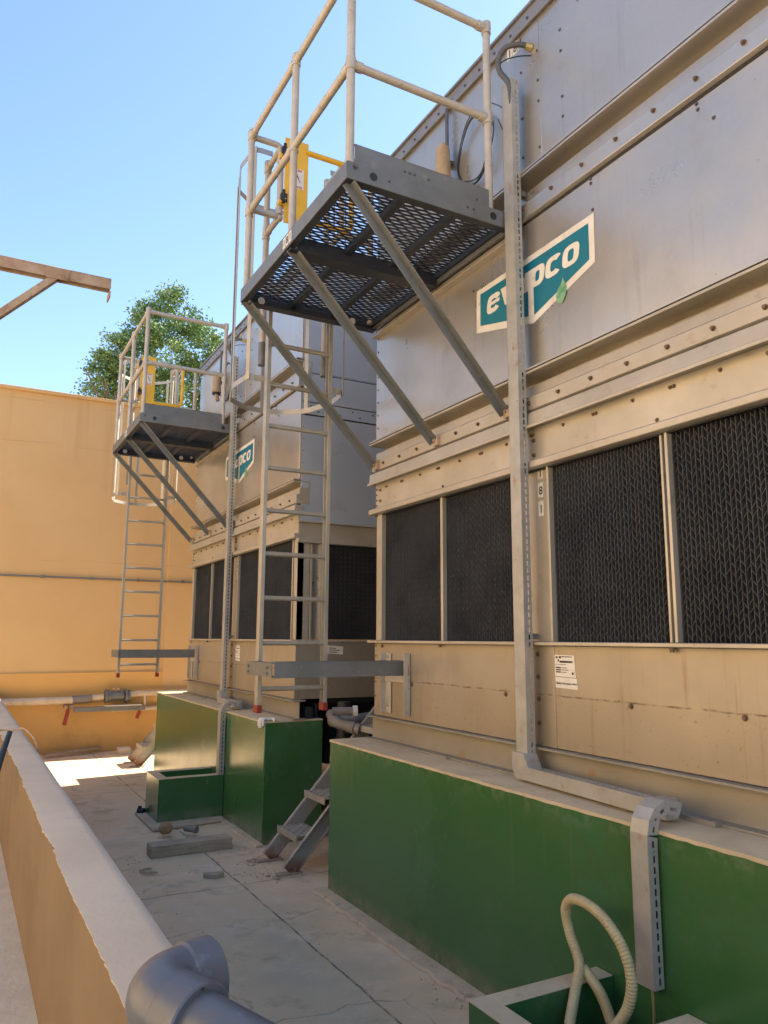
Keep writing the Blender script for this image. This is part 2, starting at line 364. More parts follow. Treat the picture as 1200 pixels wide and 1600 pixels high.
def text_mb(txt, mapf, size=1.0, bold=0.0, shear=0.0, xs=1.0, spacing=1.0):
    cu = bpy.data.curves.new('t', 'FONT'); cu.body = txt; cu.size = size; cu.offset = bold; cu.shear = shear
    cu.space_character = spacing; cu.resolution_u = 5
    o = bpy.data.objects.new('t', cu); COL.objects.link(o)
    dg = bpy.context.evaluated_depsgraph_get(); me = o.evaluated_get(dg).to_mesh()
    vs = [(v.co.x*xs, v.co.y) for v in me.vertices]; fs = [tuple(p.vertices) for p in me.polygons]
    o.evaluated_get(dg).to_mesh_clear(); bpy.data.objects.remove(o); bpy.data.curves.remove(cu)
    mb = MB(); mb.add([mapf(x, y) for x, y in vs], fs); return mb, vs

# ------------------------------------------------------------------ the yard
G = -1.7
g = MB(); g.add([(-150,-150,G),(150,-150,G),(150,150,G),(-150,150,G)], [(0,1,2,3)])
tag(obj('ground', g, 'ground', smooth=False), kind='structure')

# walkway on the camera's side of the parapet, a step above the yard, cut by a ragged plaster edge
g = MB(); g.box(-7.002, 0.3415, -6.0, 12.55, G+0.004, -1.26)
tag(obj('walkway', g, 'stucco', smooth=False), kind='structure')

# parapet
t = thing('parapet_wall', (0.42, 4.8, G), 'low ochre parapet wall with a pale cement top running along the left side', 'parapet')
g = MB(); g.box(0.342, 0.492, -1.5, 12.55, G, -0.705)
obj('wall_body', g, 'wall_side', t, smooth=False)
g = MB(); ny = 1300; vs = []; fs = []
random.seed(3); jl = jr = 0
for i in range(ny+1):
    y = -1.5 + 14.05*i/ny
    jl = jl*0.86 + random.uniform(-1, 1)*0.0016; jr = jr*0.9 + random.uniform(-1, 1)*0.0006
    if random.random() < 0.025: jl += random.choice((-0.007, 0.006, 0.012))
    xl, xr = 0.339+jl*0.8, 0.497+jr
    xl += 0.002*math.sin(y*1.7)+0.0015*math.sin(y*4.3+1)
    vs += [(xl+0.002, y, -0.7055), (xl+0.001, y, -0.7012), (xl+0.03, y, -0.700), (xr-0.03, y, -0.699), (xr-0.004, y, -0.702), (xr, y, -0.7055)]
for i in range(ny):
    for k in range(5): a = i*6+k; fs.append((a, a+6, a+7, a+1))
    fs.append((i*6+5, i*6+11, i*6+6, i*6))
g.add(vs, fs); obj('coping', g, 'coping', t)

# far wall : recessed field above, thicker base and pier
t = thing('boundary_wall', (1.5, 12.65, G), 'tall ochre rendered wall closing off the far end of the yard', 'wall')
g = MB()
g.box(-7.0, 12.0, 12.65, 12.95, G, 3.73)
g.box(2.91, 11.99, 12.60, 12.649, G+0.002, 3.729)
obj('wall_body', g, 'wall', t, smooth=False)
obj('wall_base', MB().box(-6.999, 2.91, 12.615, 12.649, G+0.001, -0.53), 'wall_low', t, smooth=False)
g = MB(); g.box(-7.02, 12.02, 12.585, 12.97, 3.732, 3.782); obj('coping', g, 'wall', t, bevel=0.006)

# added wall and building, both unseen: the wall bounces light, the building blocks sun
g = MB(); g.box(-7.3, -7.003, -6, 12.59, G, 5.2)
for k in range(6): g.box(-7.003, -6.97, -3.4+2.7*k, -3.1+2.7*k, G+0.45, 5.18)
tag(obj('side_wall', g, 'wall_cream', smooth=False), 'unseen cream wall added on the left beyond the parapet, bouncing light', 'wall')
t = thing('shade_building', (10.5, 2.0, G), 'unseen ochre building added behind the towers to block the sun', 'building')
g = MB(); g.box(7.5, 14.0, -9.0, 10.75, G, 9.8); obj('wall', g, 'wall', t, smooth=False)
g = MB(); g.box(7.44, 14.06, -9.06, 10.8, 9.802, 9.95); obj('roof', g, 'coping', t)
for k in range(6):
    for zz in (0.4, 4.0, 7.2):
        g = MB(); g.box(7.47, 7.502, -7.6+3.0*k, -6.4+3.0*k, zz, zz+1.3); obj('window', g, 'dark', t, smooth=False)

# conduit clipped along the far wall
t = thing('wall_conduit', (1.4, 12.6, 0.9), 'thin grey conduit clipped straight across the far wall', 'conduit')
g = MB(); g.cyl((-3.5,12.628,0.903), (2.905,12.628,0.897), 0.014, 8); g.cyl((2.905,12.58,0.897), (6.0,12.58,0.89), 0.014, 8)
g.tube([(2.905,12.628,0.897),(2.905,12.58,0.897)], 0.014, 8)
obj('pipe', g, 'galv', t)
for k in range(8):
    x = 0.35+0.7*k
    g = MB(); y1 = 12.65 if x < 2.9 else 12.602
    g.box(x-0.02, x+0.02, y1-0.045, y1, 0.877, 0.923); obj('clip', g, 'galv', t)

# water pipes with valve along the foot of the far wall
t = thing('water_pipe', (1.6, 12.5, G), 'pale water pipe with a flanged valve running low along the far wall', 'pipe')
yp = 12.50
g = MB(); g.cyl((-2.5,yp,-0.935), (1.58,yp,-0.925), 0.055, 14); g.cyl((2.48,yp,-0.855), (4.5,yp,-0.85), 0.045, 14)
g.cyl((1.85,yp,-0.90), (2.02,yp,-0.89), 0.045, 14); g.cyl((2.36,yp,-0.865), (2.5,yp,-0.86), 0.045, 14)
obj('pipe', g, 'pipe', t)
g = MB(); g.cyl((1.58,yp,-0.92), (1.85,yp,-0.905), 0.062, 14); obj('coupling', g, 'pvc_dull', t)
v_ = obj('valve', MB().cyl((2.09,yp,-0.88), (2.31,yp,-0.875), 0.07, 14).cyl((2.20,yp,-0.88),(2.20,yp,-0.79),0.03,10), 'galv', t)
for x in (2.055, 2.345):
    g = MB(); g.cyl((x-0.018,yp,-0.88), (x+0.018,yp,-0.88), 0.10, 16); g.cyl((x+0.025,yp,-0.88), (x+0.05,yp,-0.88), 0.09, 16)
    for k in range(6):
        a = k*math.pi/3; g.cyl((x-0.03,yp+0.078*math.cos(a),-0.88+0.078*math.sin(a)), (x+0.06,yp+0.078*math.cos(a),-0.88+0.078*math.sin(a)), 0.009, 6)
    obj('flange', g, 'galv', v_)
g = MB(); g.cyl((2.20,yp,-0.79), (2.20,yp,-0.755), 0.05, 10); obj('valve_knob', g, 'rust', v_)
t = thing('lower_water_pipe', (3.0, 12.52, G), 'second pale pipe just under the flanged valve, leading right along the wall', 'pipe')
g = MB(); g.cyl((2.15,12.53,-1.085), (4.5,12.53,-1.07), 0.035, 12); g.tube(arc_path([(2.62,12.47,-0.87),(2.62,12.42,-0.98),(2.62,12.47,-1.08)],0.05),0.016,8)
obj('pipe', g, 'pipe', t)
t = thing('pipe_bracket', (2.05, 12.45, -1.06), 'grey steel channel shelf under the valve with a white board lying on it', 'bracket')
g = MB(); g.prism([(12.38,-1.09),(12.38,-1.02),(12.46,-1.02),(12.46,-1.09),(12.452,-1.09),(12.452,-1.028),(12.388,-1.028),(12.388,-1.09)], 'x', 1.60, 2.62)
obj('channel', g, 'galv', t)
g = MB(); g.box(2.02,2.56,12.36,12.47,-1.018,-1.008); obj('board', g, 'white', t)
for x, zb, za in ((1.49,-1.27,-1.06), (2.515,-1.215,-1.12)):
    lab = 'longer red lever hanging under the left end of the wall pipe' if x < 2 else 'short red lever hanging under the right end of the channel shelf'
    g = MB(); g.bar((x+0.03,12.42,za), (x-0.01,12.42,zb), 0.055, 0.014, up=(0,1,0)); g.cyl((x+0.03,12.46,za), (x+0.03,12.40,za), 0.02, 8)
    tag(obj('valve_lever', g, 'red', bevel=0.003), lab, 'valve lever', 'red levers on the wall pipes')
g = MB(); g.box(1.47,1.50,12.42,12.60,-1.03,-0.99); g.box(1.54,1.60,12.46,12.6,-1.05,-0.99)
tag(obj('pipe_clamp', g, 'rust'), 'small rusty clamp holding the pipe left of the valve', 'clamp')

# ------------------------------------------------------------------ plinths
def plinth(y0, y1, label, back=False):
    t = thing('concrete_plinth', (2.63, (y0+y1)/2, G), label, 'plinth', 'green plinths under the cooling towers')
    g = MB()
    # grid faces so that the top edge is slightly uneven
    g.box(2.36, 2.90, y0, y1, G, -0.706)
    obj('painted_wall', g, 'green', t, bevel=0.006)
    g = MB(); n = int((y1-y0)/0.04); vs = []; fs = []
    for i in range(n+1):
        y = y0-0.001+(y1-y0+0.002)*i/n; j = random.uniform(-1,1)*0.0022
        vs += [(2.357+j, y, -0.716+j*0.5), (2.358+j, y, -0.702), (2.368, y, -0.700), (2.895, y, -0.700), (2.902, y, -0.712)]
    for i in range(n):
        for k in range(4): a = i*5+k; fs.append((a, a+5, a+6, a+1))
        fs.append((i*5+4, i*5+9, i*5+5, i*5))
    fs.append((4,3,2,1,0)); fs.append(tuple(n*5+k for k in range(5)))
    g.add(vs, fs); obj('top_face', g, 'ledge', t)
    return t
plinth(0.95, 5.09, 'long green painted concrete plinth in the foreground under the nearer tower')
plinth(6.41, 10.47, 'green painted concrete plinth under the farther tower, with a white glove on its corner')
for y0, y1, lab in ((0.95,5.09,'rear green plinth under the back of the nearer tower'), (6.41,10.47,'rear green plinth under the back of the farther tower')):
    t = thing('concrete_plinth', (5.6, (y0+y1)/2, G), lab, 'plinth', 'green plinths under the cooling towers')
    obj('painted_wall', MB().box(5.35,5.9,y0,y1,G,-0.7), 'green', t, bevel=0.006)
g = MB(); g.box(3.62, 4.1, 7.2, 7.7, G, -0.62)
tag(obj('pump_pedestal', g, 'green', bevel=0.006), 'green concrete block seen through the gap between the towers, behind the grey pipes', 'pedestal')
# fillet kerbs of rough concrete at the feet of the plinths
def rough_strip(name, x0, x1, y0, y1, h, m, lab, cat, seed=1):
    random.seed(seed); g = MB(); n = max(4, int((y1-y0)/0.05)); vs = []; fs = []
    for i in range(n+1):
        y = y0+(y1-y0)*i/n; j = random.uniform(-1,1)
        vs += [(x0+0.012*j, y, G+0.003), (x0+0.012+0.012*j, y, G+h*0.8), (x1, y, G+h)]
        vs += [(x1, y, G+0.003)]
    for i in range(n):
        for k in range(3): a = i*4+k; fs.append((a, a+4, a+5, a+1))
    fs += [(3,2,1,0), tuple(n*4+k for k in range(4))]
    g.add(vs, fs); return tag(obj(name, g, m), lab, cat)
rough_strip('footing_kerb', 2.255, 2.358, 2.54, 5.13, 0.022, 'pad', 'rough concrete fillet along the foot of the near green plinth', 'kerb')
rough_strip('footing_kerb', 2.29, 2.358, 6.36, 7.36, 0.02, 'pad', 'short concrete fillet along the foot of the far green plinth, by its corner', 'kerb', 5)
g = MB(); g.prism([(1.655,8.06),(1.66,7.26),(2.352,7.36),(2.352,8.06)], 'z', G+0.004, G+0.03)
tag(obj('concrete_pad', g, 'pad', bevel=0.008), 'thin concrete pad under the far green box', 'concrete pad')

# open green drain boxes against the plinths
def drain_box(y0, y1, x0, label, taper=0.0):
    t = thing('drain_box', ((x0+2.36)/2, (y0+y1)/2, G), label, 'drain box', 'open green concrete boxes against the plinths')
    w_ = 0.088; x1 = 2.356; zt = -1.29
    g = MB()
    b0 = G+0.004 if y0 < 5 else G+0.0305
    def wallblk(a, b, c, d):
        g.box(a, b, c, d, b0, zt-0.006)
    wallblk(x0, x0+w_, y0, y1); wallblk(x0+w_, x1, y0, y0+w_); wallblk(x0+w_, x1, y1-w_, y1)
    obj('painted_wall', g, 'green', t)
    g = MB(); n = 14
    def topst(a, b, c, d):
        g.box(a-0.002, b+0.002, c-0.002, d+0.002, zt-0.006, zt)
    topst(x0, x0+w_, y0, y1); g.box(x0+w_+0.003, x1, y0-0.002, y0+w_+0.002, zt-0.006, zt-0.0005); g.box(x0+w_+0.003, x1, y1-w_-0.002, y1+0.002, zt-0.006, zt-0.0005)
    obj('top_rim', g, 'ledge', t, bevel=0.003)
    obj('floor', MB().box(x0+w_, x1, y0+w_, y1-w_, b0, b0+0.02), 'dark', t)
    return t
drain_box(1.98, 2.515, 1.735, 'open green drain box at bottom right with the cream hose coiled inside')
drain_box(7.49, 8.0, 1.742, 'open green drain box against the far plinth, behind the kerb block')

# ------------------------------------------------------------------ cooling tower
X0, Y0, Y1, XB = 2.65, 1.36, 4.975, 6.1
NX = (-1, 0, 0)
def honeycomb(g, ya, yb, z0, z1, xf, side=False):
    """fill pack edge: vertical sheet edges with zigzag flutes between them"""
    def B(a, b, c, d, e, f_):      # depth range, along range, z range
        if side: g.box(c, d, a, b, e, f_)
        else: g.box(a, b, c, d, e, f_)
    pitch = 0.0228; n = int(round((yb-ya)/pitch)); pitch = (yb-ya)/n; hz = 0.041
    rnd = random.Random(int(ya*100))
    for i in range(n+1):
        y = ya+pitch*i
        wv = rnd.uniform(-0.0012, 0.0012); xo_ = xf+rnd.random()*0.004; zc = [z0, z0+(z1-z0)*rnd.uniform(0.3,0.45), z0+(z1-z0)*rnd.uniform(0.6,0.75), z1]
        for q_ in range(3): B(xo_, xf+0.055, y-0.0011+wv*q_, y+0.0011+wv*q_, zc[q_], zc[q_+1])
        if i == n: break
        m = int((z1-z0)/hz)
        for k in range(m):
            za = z0 + hz*(k+0.5) + (0.5*hz if i % 2 else 0) + rnd.uniform(-1,1)*0.005
            if za + 0.02 > z1: continue
            dz = 0.0125 if i % 2 == 0 else -0.0125
            xf2 = xf+0.001+rnd.random()*0.007
            pts = [(y+0.0012, za-dz), (y+pitch-0.0012, za+dz)]
            vs = []
            for (yy, zz) in pts:
                for dx_, dzz in ((0,-0.0016),(0.04,-0.0016),(0.04,0.0016),(0,0.0016)):
                    vs.append((yy, xf2+dx_, zz+dzz) if side else (xf2+dx_, yy, zz+dzz))
            g.add(vs, [(0,1,2,3),(7,6,5,4),(0,4,5,1),(1,5,6,2),(2,6,7,3),(3,7,4,0)])

tw = thing('cooling_tower', (4.4, 3.17, -0.7), 'nearer cooling tower, big metal box with dark honeycomb panels and a teal logo, filling the right side', 'cooling tower', 'cooling towers on green plinths')
tw['label'] = 'nearer metal cooling tower, filling the right side of the photo above the long green plinth'
# upper casing
g = MB(); g.box(X0, XB, Y0, Y1, 2.613, 3.60)
up = obj('upper_casing', g, 'panel', tw, bevel=0.003)
g = MB(); g.box(X0-0.003, X0+0.02, 3.02, 3.20, 2.615, 3.545); obj('joint_strip', g, 'panel', up, bevel=0.0015)
g = MB()
for z in (3.34,3.15,3.02,2.73,2.66): g.bolt((X0-0.003,3.035,z), NX, 0.007, 0.006)
for z in (3.33,3.20,2.92,2.80): g.bolt((X0,2.845,z), NX, 0.007, 0.006)
for z in (3.30,3.0,2.75): g.bolt((X0-0.003,3.18,z), NX, 0.007, 0.006)
k = 0
while 4.94-0.0 > 0 and k < 7: g.bolt((X0,4.945,3.50-0.14*k), NX, 0.006, 0.005); k += 1
for y in (1.9,2.3,2.7): g.bolt((X0,y,3.40), NX, 0.006, 0.005)
obj('rivets', g, 'bolt_grey', up)
g = MB(); g.box(X0-0.03, X0+0.1, Y0-0.03, Y1+0.02, 3.655, 3.672); g.box(X0-0.012, X0+0.05, Y0-0.012, Y1+0.012, 3.552, 3.655); g.box(X0+0.05, XB+0.02, Y0-0.03, Y1+0.02, 3.602, 3.668)
g.box(X0-0.026, X0-0.0125, Y0-0.012, Y1+0.012, 3.545, 3.562)
rt = obj('roof_trim', g, 'trim', tw, bevel=0.002)
g = MB(); y = 1.5
while y < 4.95: g.bolt((X0-0.012, y, 3.60), NX, 0.008, 0.008); y += 0.16
obj('bolts', g, 'bolt_grey', rt)
for z0_, z1_, pr in ((2.6055,2.6105,0.0505), (2.329,2.3445,0.0035), (1.4365,1.441,0.0505), (1.2065,1.2215,0.0035), (0.8925,0.8995,0.0035)):  # black strips standing for the shaded gaps at flanges and seams
    if pr > 0.05: obj('flange_lip', MB().box(X0-0.0552, X0+0.02, Y0-0.005, Y1+0.013, z1_, z1_+0.011), 'panel', tw, bevel=0.001)
    g = MB(); g.box(X0-pr, X0+0.02, Y0-0.0035, Y1+0.003, z0_, z1_); obj('sealant_line', g, 'ink', tw, smooth=False)
# fan housing on the roof
g = MB(); g.cyl((4.6,3.17,3.66), (4.6,3.17,4.30), 1.25, 48); obj('fan_housing', g, 'panel', tw)
# channel 1
g = MB()
g.prism([(X0-0.055,2.590),(X0-0.055,2.603),(X0+0.109,2.605),(X0+0.109,2.345),(X0-0.018,2.345),(X0-0.028,2.352),(X0-0.028,2.438),(X0-0.022,2.444),(X0+0.006,2.456),(X0+0.010,2.530),(X0+0.095,2.536),(X0+0.095,2.590)], 'y', Y0-0.004, Y1+0.012)
c1 = obj('upper_channel', g, 'panel', tw, bevel=0.0015)
g = MB(); y = 1.75-0.238
while y < 4.95: g.bolt((X0-0.028, y, 2.412), NX, 0.010, 0.014); y += 0.2355
obj('bolts', g, 'bolt', c1)
g = MB(); g.box(X0+0.11, XB-0.01, Y0+0.004, Y1-0.004, 2.345, 2.606); g.box(X0+0.11, XB-0.01, Y0+0.004, Y1-0.004, 0.93, 1.44); obj('inner_frame', g, 'panel', tw)
# mid casing
g = MB(); g.box(X0, XB, Y0, Y1, 1.444, 2.335)
md = obj('middle_casing', g, 'panel', tw, bevel=0.003)
g = MB()
for (y,z) in ((2.66,2.325),(2.66,2.30),(2.655,2.152),(2.01,2.318),(2.005,2.288),(1.93,2.20),(3.0,2.07),(3.68,2.32),(3.68,2.29),(3.69,2.14)): g.bolt((X0,y,z), NX, 0.0075, 0.007)
for k in range(9): g.bolt((X0,4.945,2.26-0.1*k), NX, 0.006, 0.005)
g2 = g; obj('rivets', g2, 'bolt_grey', md)
g = MB(); g.box(X0-0.004, X0+0.01, 4.68, 4.90, 2.04, 2.05)
# channel 2
g = MB()
g.prism([(X0-0.055,1.421),(X0-0.055,1.434),(X0+0.109,1.436),(X0+0.109,1.222),(X0-0.016,1.222),(X0-0.026,1.229),(X0-0.026,1.300),(X0-0.020,1.306),(X0+0.006,1.316),(X0+0.010,1.372),(X0+0.095,1.378),(X0+0.095,1.421)], 'y', Y0-0.004, Y1+0.012)
c2 = obj('lower_channel', g, 'flange', tw, bevel=0.0015)
g = MB(); y = 1.75-0.238
while y < 4.95: g.bolt((X0-0.026, y, 1.266), NX, 0.010, 0.014); y += 0.2355
obj('bolts', g, 'bolt', c2)
g = MB(); g.prism([(X0+0.01,1.206),(X0-0.040,1.206),(X0-0.047,1.140),(X0-0.062,1.133),(X0-0.062,1.117),(X0-0.056,1.117),(X0-0.044,1.128),(X0+0.01,1.130),(X0+0.04,1.130),(X0+0.04,1.206)], 'y', Y0-0.02, Y1+0.02)
obj('drip_flashing', g, 'flange', tw, bevel=0.001)
g = MB(); g.box(X0, X0+0.044, Y0+0.001, Y1-0.001, 0.945, 1.129)
hd = obj('header_band', g, 'flange', tw, bevel=0.002)
g = MB(); y = 1.75-0.238; i = 0
while y < 4.95:
    g.bolt((X0, y, 1.092), NX, 0.008, 0.010)
    if i % 2: g.bolt((X0, y+0.02, 1.092), NX, 0.008, 0.010)
    y += 0.2355; i += 1
for y in (4.06, 2.32): g.bolt((X0, y, 0.965), NX, 0.008, 0.008)
for z in (1.08,1.0): g.bolt((X0, 4.90, z), NX, 0.009, 0.010); g.bolt((X0, 3.16, z-0.02), NX, 0.010, 0.012); g.bolt((X0,4.955,z-0.03), NX, 0.006, 0.008); g.bolt((X0,4.955,z+0.01), NX, 0.006, 0.008)
obj('bolts', g, 'bolt', hd)
g = MB(); g.prism([(X0-0.035,0.900),(X0-0.045,0.905),(X0-0.045,0.938),(X0-0.030,0.945),(X0+0.03,0.945),(X0+0.03,0.900)], 'y', Y0-0.02, Y1+0.03)
obj('louvre_top_trim', g, 'flange', tw, bevel=0.003)
g = MB(); g.box(X0-0.045, X0+0.04, Y0-0.02, Y1+0.035, -0.030, -0.012)
sl_ = obj('sill', g, 'flange', tw, bevel=0.003)
g = MB()
for y in (4.08, 2.29): g.bolt((X0-0.02, y, -0.036), (0,0,-1), 0.012, 0.015)
obj('bolts', g, 'bolt', sl_)
# louvre bay
LZ0, LZ1 = -0.011, 0.899
g = MB(); g.box(2.79, XB-0.1, Y0+0.14, Y1-0.02, LZ0, 0.94); obj('fill_block', g, 'dark', tw, smooth=False)
for ya, yb in ((4.105,4.86), (3.285,4.06), (2.315,3.04), (1.50,2.265)):
    g = MB(); honeycomb(g, ya, yb, LZ0, LZ1, X0+0.022); obj('honeycomb_panel', g, 'fill', tw, smooth=False)
def post(a, b, xf, w=None):
    g = MB(); g.box(xf, xf+0.12, a, b, LZ0, LZ1+0.0); return obj('mullion', g, 'flange', tw, bevel=0.002)
post(4.87, 4.93, X0-0.004); post(4.931, 4.97, X0+0.008); post(4.065, 4.082, X0-0.004); post(4.084, 4.10, X0+0.002)
post(3.05, 3.066, X0-0.004); post(2.302, 2.314, X0-0.002); post(2.270, 2.286, X0-0.004); post(1.46, 1.478, X0-0.003); post(Y0+0.001, 1.44, X0+0.003)
cp = post(3.067, 3.275, X0+0.018)
for z, ch in ((0.865,'1'), (0.765,'8'), (0.665,'1')):
    g = MB(); g.box(X0+0.0165, X0+0.019, 3.118, 3.158, z-0.03+0.012, z+0.062); nb = obj('number_tile', g, 'white', cp)
    mb, _ = text_mb(ch, lambda x, y: (X0+0.0155, 3.150-x, z-0.002+y), 0.062, 0.001); obj('digit', mb, 'ink', nb, smooth=False)
# basin
g = MB(); g.box(X0, XB, Y0, Y1, -0.532, -0.031)
bs = obj('basin', g, 'basin', tw, bevel=0.003)
g = MB(); g.box(X0-0.004, X0+0.01, 3.045, 3.058, -0.531, -0.032); g.box(X0-0.003, X0+0.01, 3.058, 3.24, -0.531, -0.032); obj('joint_strip', g, 'basin', bs, bevel=0.001)
g = MB()
for y in (4.45, 3.45, 2.55, 1.98): g.bolt((X0, y, -0.295 if y > 3 else -0.29), NX, 0.011, 0.010)
for z in (-0.075, -0.19, -0.30, -0.42): g.bolt((X0-0.003, 3.17, z), NX, 0.010, 0.010)
for z in (-0.05, -0.19): g.bolt((X0, 4.86 if z > -0.1 else 4.88, z), NX, 0.011, 0.008)
for z in (-0.05,-0.12,-0.2,-0.3,-0.4): g.bolt((X0, 4.955, z), NX, 0.006, 0.005)
obj('bolts', g, 'bolt', bs)
# data sticker
g = MB(); g.add([(X0-0.0015,3.048-0.003,-0.075),(X0-0.0015,2.905,-0.077),(X0-0.0015,2.895,-0.183),(X0-0.0015,3.045,-0.180)],[(0,1,2,3)])
g.add([(X0-0.0015,3.045,-0.184),(X0-0.0015,2.89,-0.187),(X0-0.0015,2.885,-0.240),(X0-0.0015,3.043,-0.236)],[(0,1,2,3)])
st = obj('data_sticker', g, 'white', bs, smooth=False)
st['label'] = 'white paper sticker with black print and a rust run'
g = MB(); xx = X0-0.0028
def q(a, b, c, d): g.add([(xx,a,c),(xx,b,c),(xx,b,d),(xx,a,d)], [(0,1,2,3)])
q(3.035,3.022,-0.092,-0.082); q(3.012,2.998,-0.092,-0.081); q(3.022,3.012,-0.108,-0.097); q(3.008,2.915,-0.113,-0.104)
q(2.995,2.917,-0.086,-0.082); q(3.04,2.96,-0.123,-0.121); q(2.995,2.955,-0.140,-0.137); q(2.995,2.945,-0.150,-0.147); q(2.995,2.96,-0.161,-0.158); q(2.922,2.910,-0.170,-0.158)
for i in range(3): q(3.037,3.000,-0.140-0.011*i,-0.134-0.011*i)
mb, _ = text_mb('Made in European Union', lambda x, y: (xx, 3.036-x, -0.218+y), 0.0145, 0.0003); g.v += []; g.add(mb.v, mb.f)
obj('print', g, 'ink', st, smooth=False)
# side face (towards the neighbouring tower) : seams, band, louvre, corner posts
NY = (0, -1, 0)
for a_, b_ in ((1.064, 2.066), (2.208, 2.482), (2.500, 3.54)):
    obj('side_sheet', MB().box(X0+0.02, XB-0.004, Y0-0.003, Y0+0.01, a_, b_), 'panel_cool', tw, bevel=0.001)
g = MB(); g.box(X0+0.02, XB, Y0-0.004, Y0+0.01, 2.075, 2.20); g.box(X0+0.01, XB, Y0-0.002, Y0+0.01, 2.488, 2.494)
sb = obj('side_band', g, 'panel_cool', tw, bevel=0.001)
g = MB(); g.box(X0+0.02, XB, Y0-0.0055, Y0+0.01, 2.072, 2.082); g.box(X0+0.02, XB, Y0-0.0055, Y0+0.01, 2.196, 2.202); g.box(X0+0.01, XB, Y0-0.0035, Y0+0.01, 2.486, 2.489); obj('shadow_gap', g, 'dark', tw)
g = MB(); x = X0+0.1
while x < 5.9:
    g.bolt((x, Y0-0.004, 2.165), NY, 0.007, 0.006); g.bolt((x+0.08, Y0-0.004, 2.115), NY, 0.007, 0.006); x += 0.22
for k in range(12): g.bolt((X0+0.03, Y0, 1.15+0.115*k), NY, 0.006, 0.005)
for x in (3.0, 3.5, 4.2): g.bolt((x, Y0, 2.30), NY, 0.009, 0.008); g.bolt((x+0.1, Y0, 1.98), NY, 0.009, 0.008)
obj('side_rivets', g, 'bolt_grey', tw)
g = MB(); g.box(X0-0.01, XB, Y0-0.045, Y0+0.0, 1.048, 1.060); g.box(X0+0.004, XB, Y0-0.006, Y0+0.02, 0.905, 1.047); g.box(X0-0.01, XB, Y0-0.04, Y0+0.02, 0.862, 0.904)
obj('side_header', g, 'flange', tw, bevel=0.002)
for a_, b_, c_ in ((X0+0.001, X0+0.065, 0.001), (X0+0.13, X0+0.15, -0.002), (X0+0.23, X0+0.25, -0.004), (3.605, 3.635, -0.004), (4.4, 4.43, -0.004), (XB-0.1, XB-0.01, -0.002)):
    obj('side_mullion', MB().box(a_, b_, Y0+c_, Y0+0.04, LZ0, 0.861), 'flange', tw, bevel=0.002)
g = MB(); g.box(X0+0.066, X0+0.129, Y0+0.02, Y0+0.04, LZ0, 0.861); g.box(X0+0.151, X0+0.229, Y0+0.03, Y0+0.04, LZ0, 0.861); obj('corner_plate', g, 'panel', tw)
for xa, xb in ((X0+0.255, 3.60), (3.64, 4.39)):
    g = MB(); honeycomb(g, xa, xb, LZ0, 0.861, Y0+0.02, True); obj('honeycomb_panel', g, 'fill', tw, smooth=False)
g = MB(); g.box(X0-0.01, XB, Y0-0.03, Y0-0.021, -0.030, -0.013); obj('side_sill', g, 'flange', tw)
g = MB(); g.add([(2.96,Y0-0.002,-0.06),(3.12,Y0-0.002,-0.075),(3.12,Y0-0.002,-0.145),(2.96,Y0-0.002,-0.135)],[(0,1,2,3)]); ss = obj('side_sticker', g, 'white', tw, smooth=False)
g = MB()
for k, (a, b) in enumerate(((2.98,3.05),(2.98,3.09),(2.98,3.06))):
    g.add([(a,Y0-0.0032,-0.082-0.018*k),(b,Y0-0.0032,-0.086-0.018*k),(b,Y0-0.0032,-0.092-0.018*k),(a,Y0-0.0032,-0.088-0.018*k)],[(0,1,2,3)])
obj('print', g, 'ink', ss, smooth=False)
# support beams
def ibeam(x, y0, y1, name='support_beam'):
    g = MB(); a, b = x-0.06, x+0.06
    g.prism([(a,-0.699),(b,-0.699),(b,-0.689),(x+0.005,-0.687),(x+0.005,-0.547),(b,-0.545),(b,-0.535),(a,-0.535),(a,-0.545),(x-0.005,-0.547),(x-0.005,-0.687),(a,-0.689)], 'y', y0, y1)
    return obj(name, g, 'beam', tw, bevel=0.0015)
ibeam(2.665, Y0-0.09, Y1+0.045); ibeam(5.6, Y0-0.09, Y1+0.045)
for a_ in ((2.585, 2.63, 3.95, 4.08, -0.6995, -0.684), (2.57,2.606,2.08,2.28,-0.6995,-0.680)):
    obj('shim', MB().box(*a_), 'beam', tw, bevel=0.001)
g = MB(); g.box(3.1, 4.5, Y0+0.3, Y1-0.3, -1.15, -0.533); obj('sump', g, 'dark', tw)
# roof number plate 181
for i, ch in enumerate('181'):
    yy = 3.285-0.052*i
    g = MB(); g.box(X0-0.0025, X0+0.0, yy-0.02, yy+0.022, 3.463, 3.543); nb = obj('number_tile', g, 'white', up)
    mb, _ = text_mb(ch, lambda x, y: (X0-0.004, yy+0.014-x, 3.478+y), 0.07, 0.001); obj('digit', mb, 'ink', nb, smooth=False)
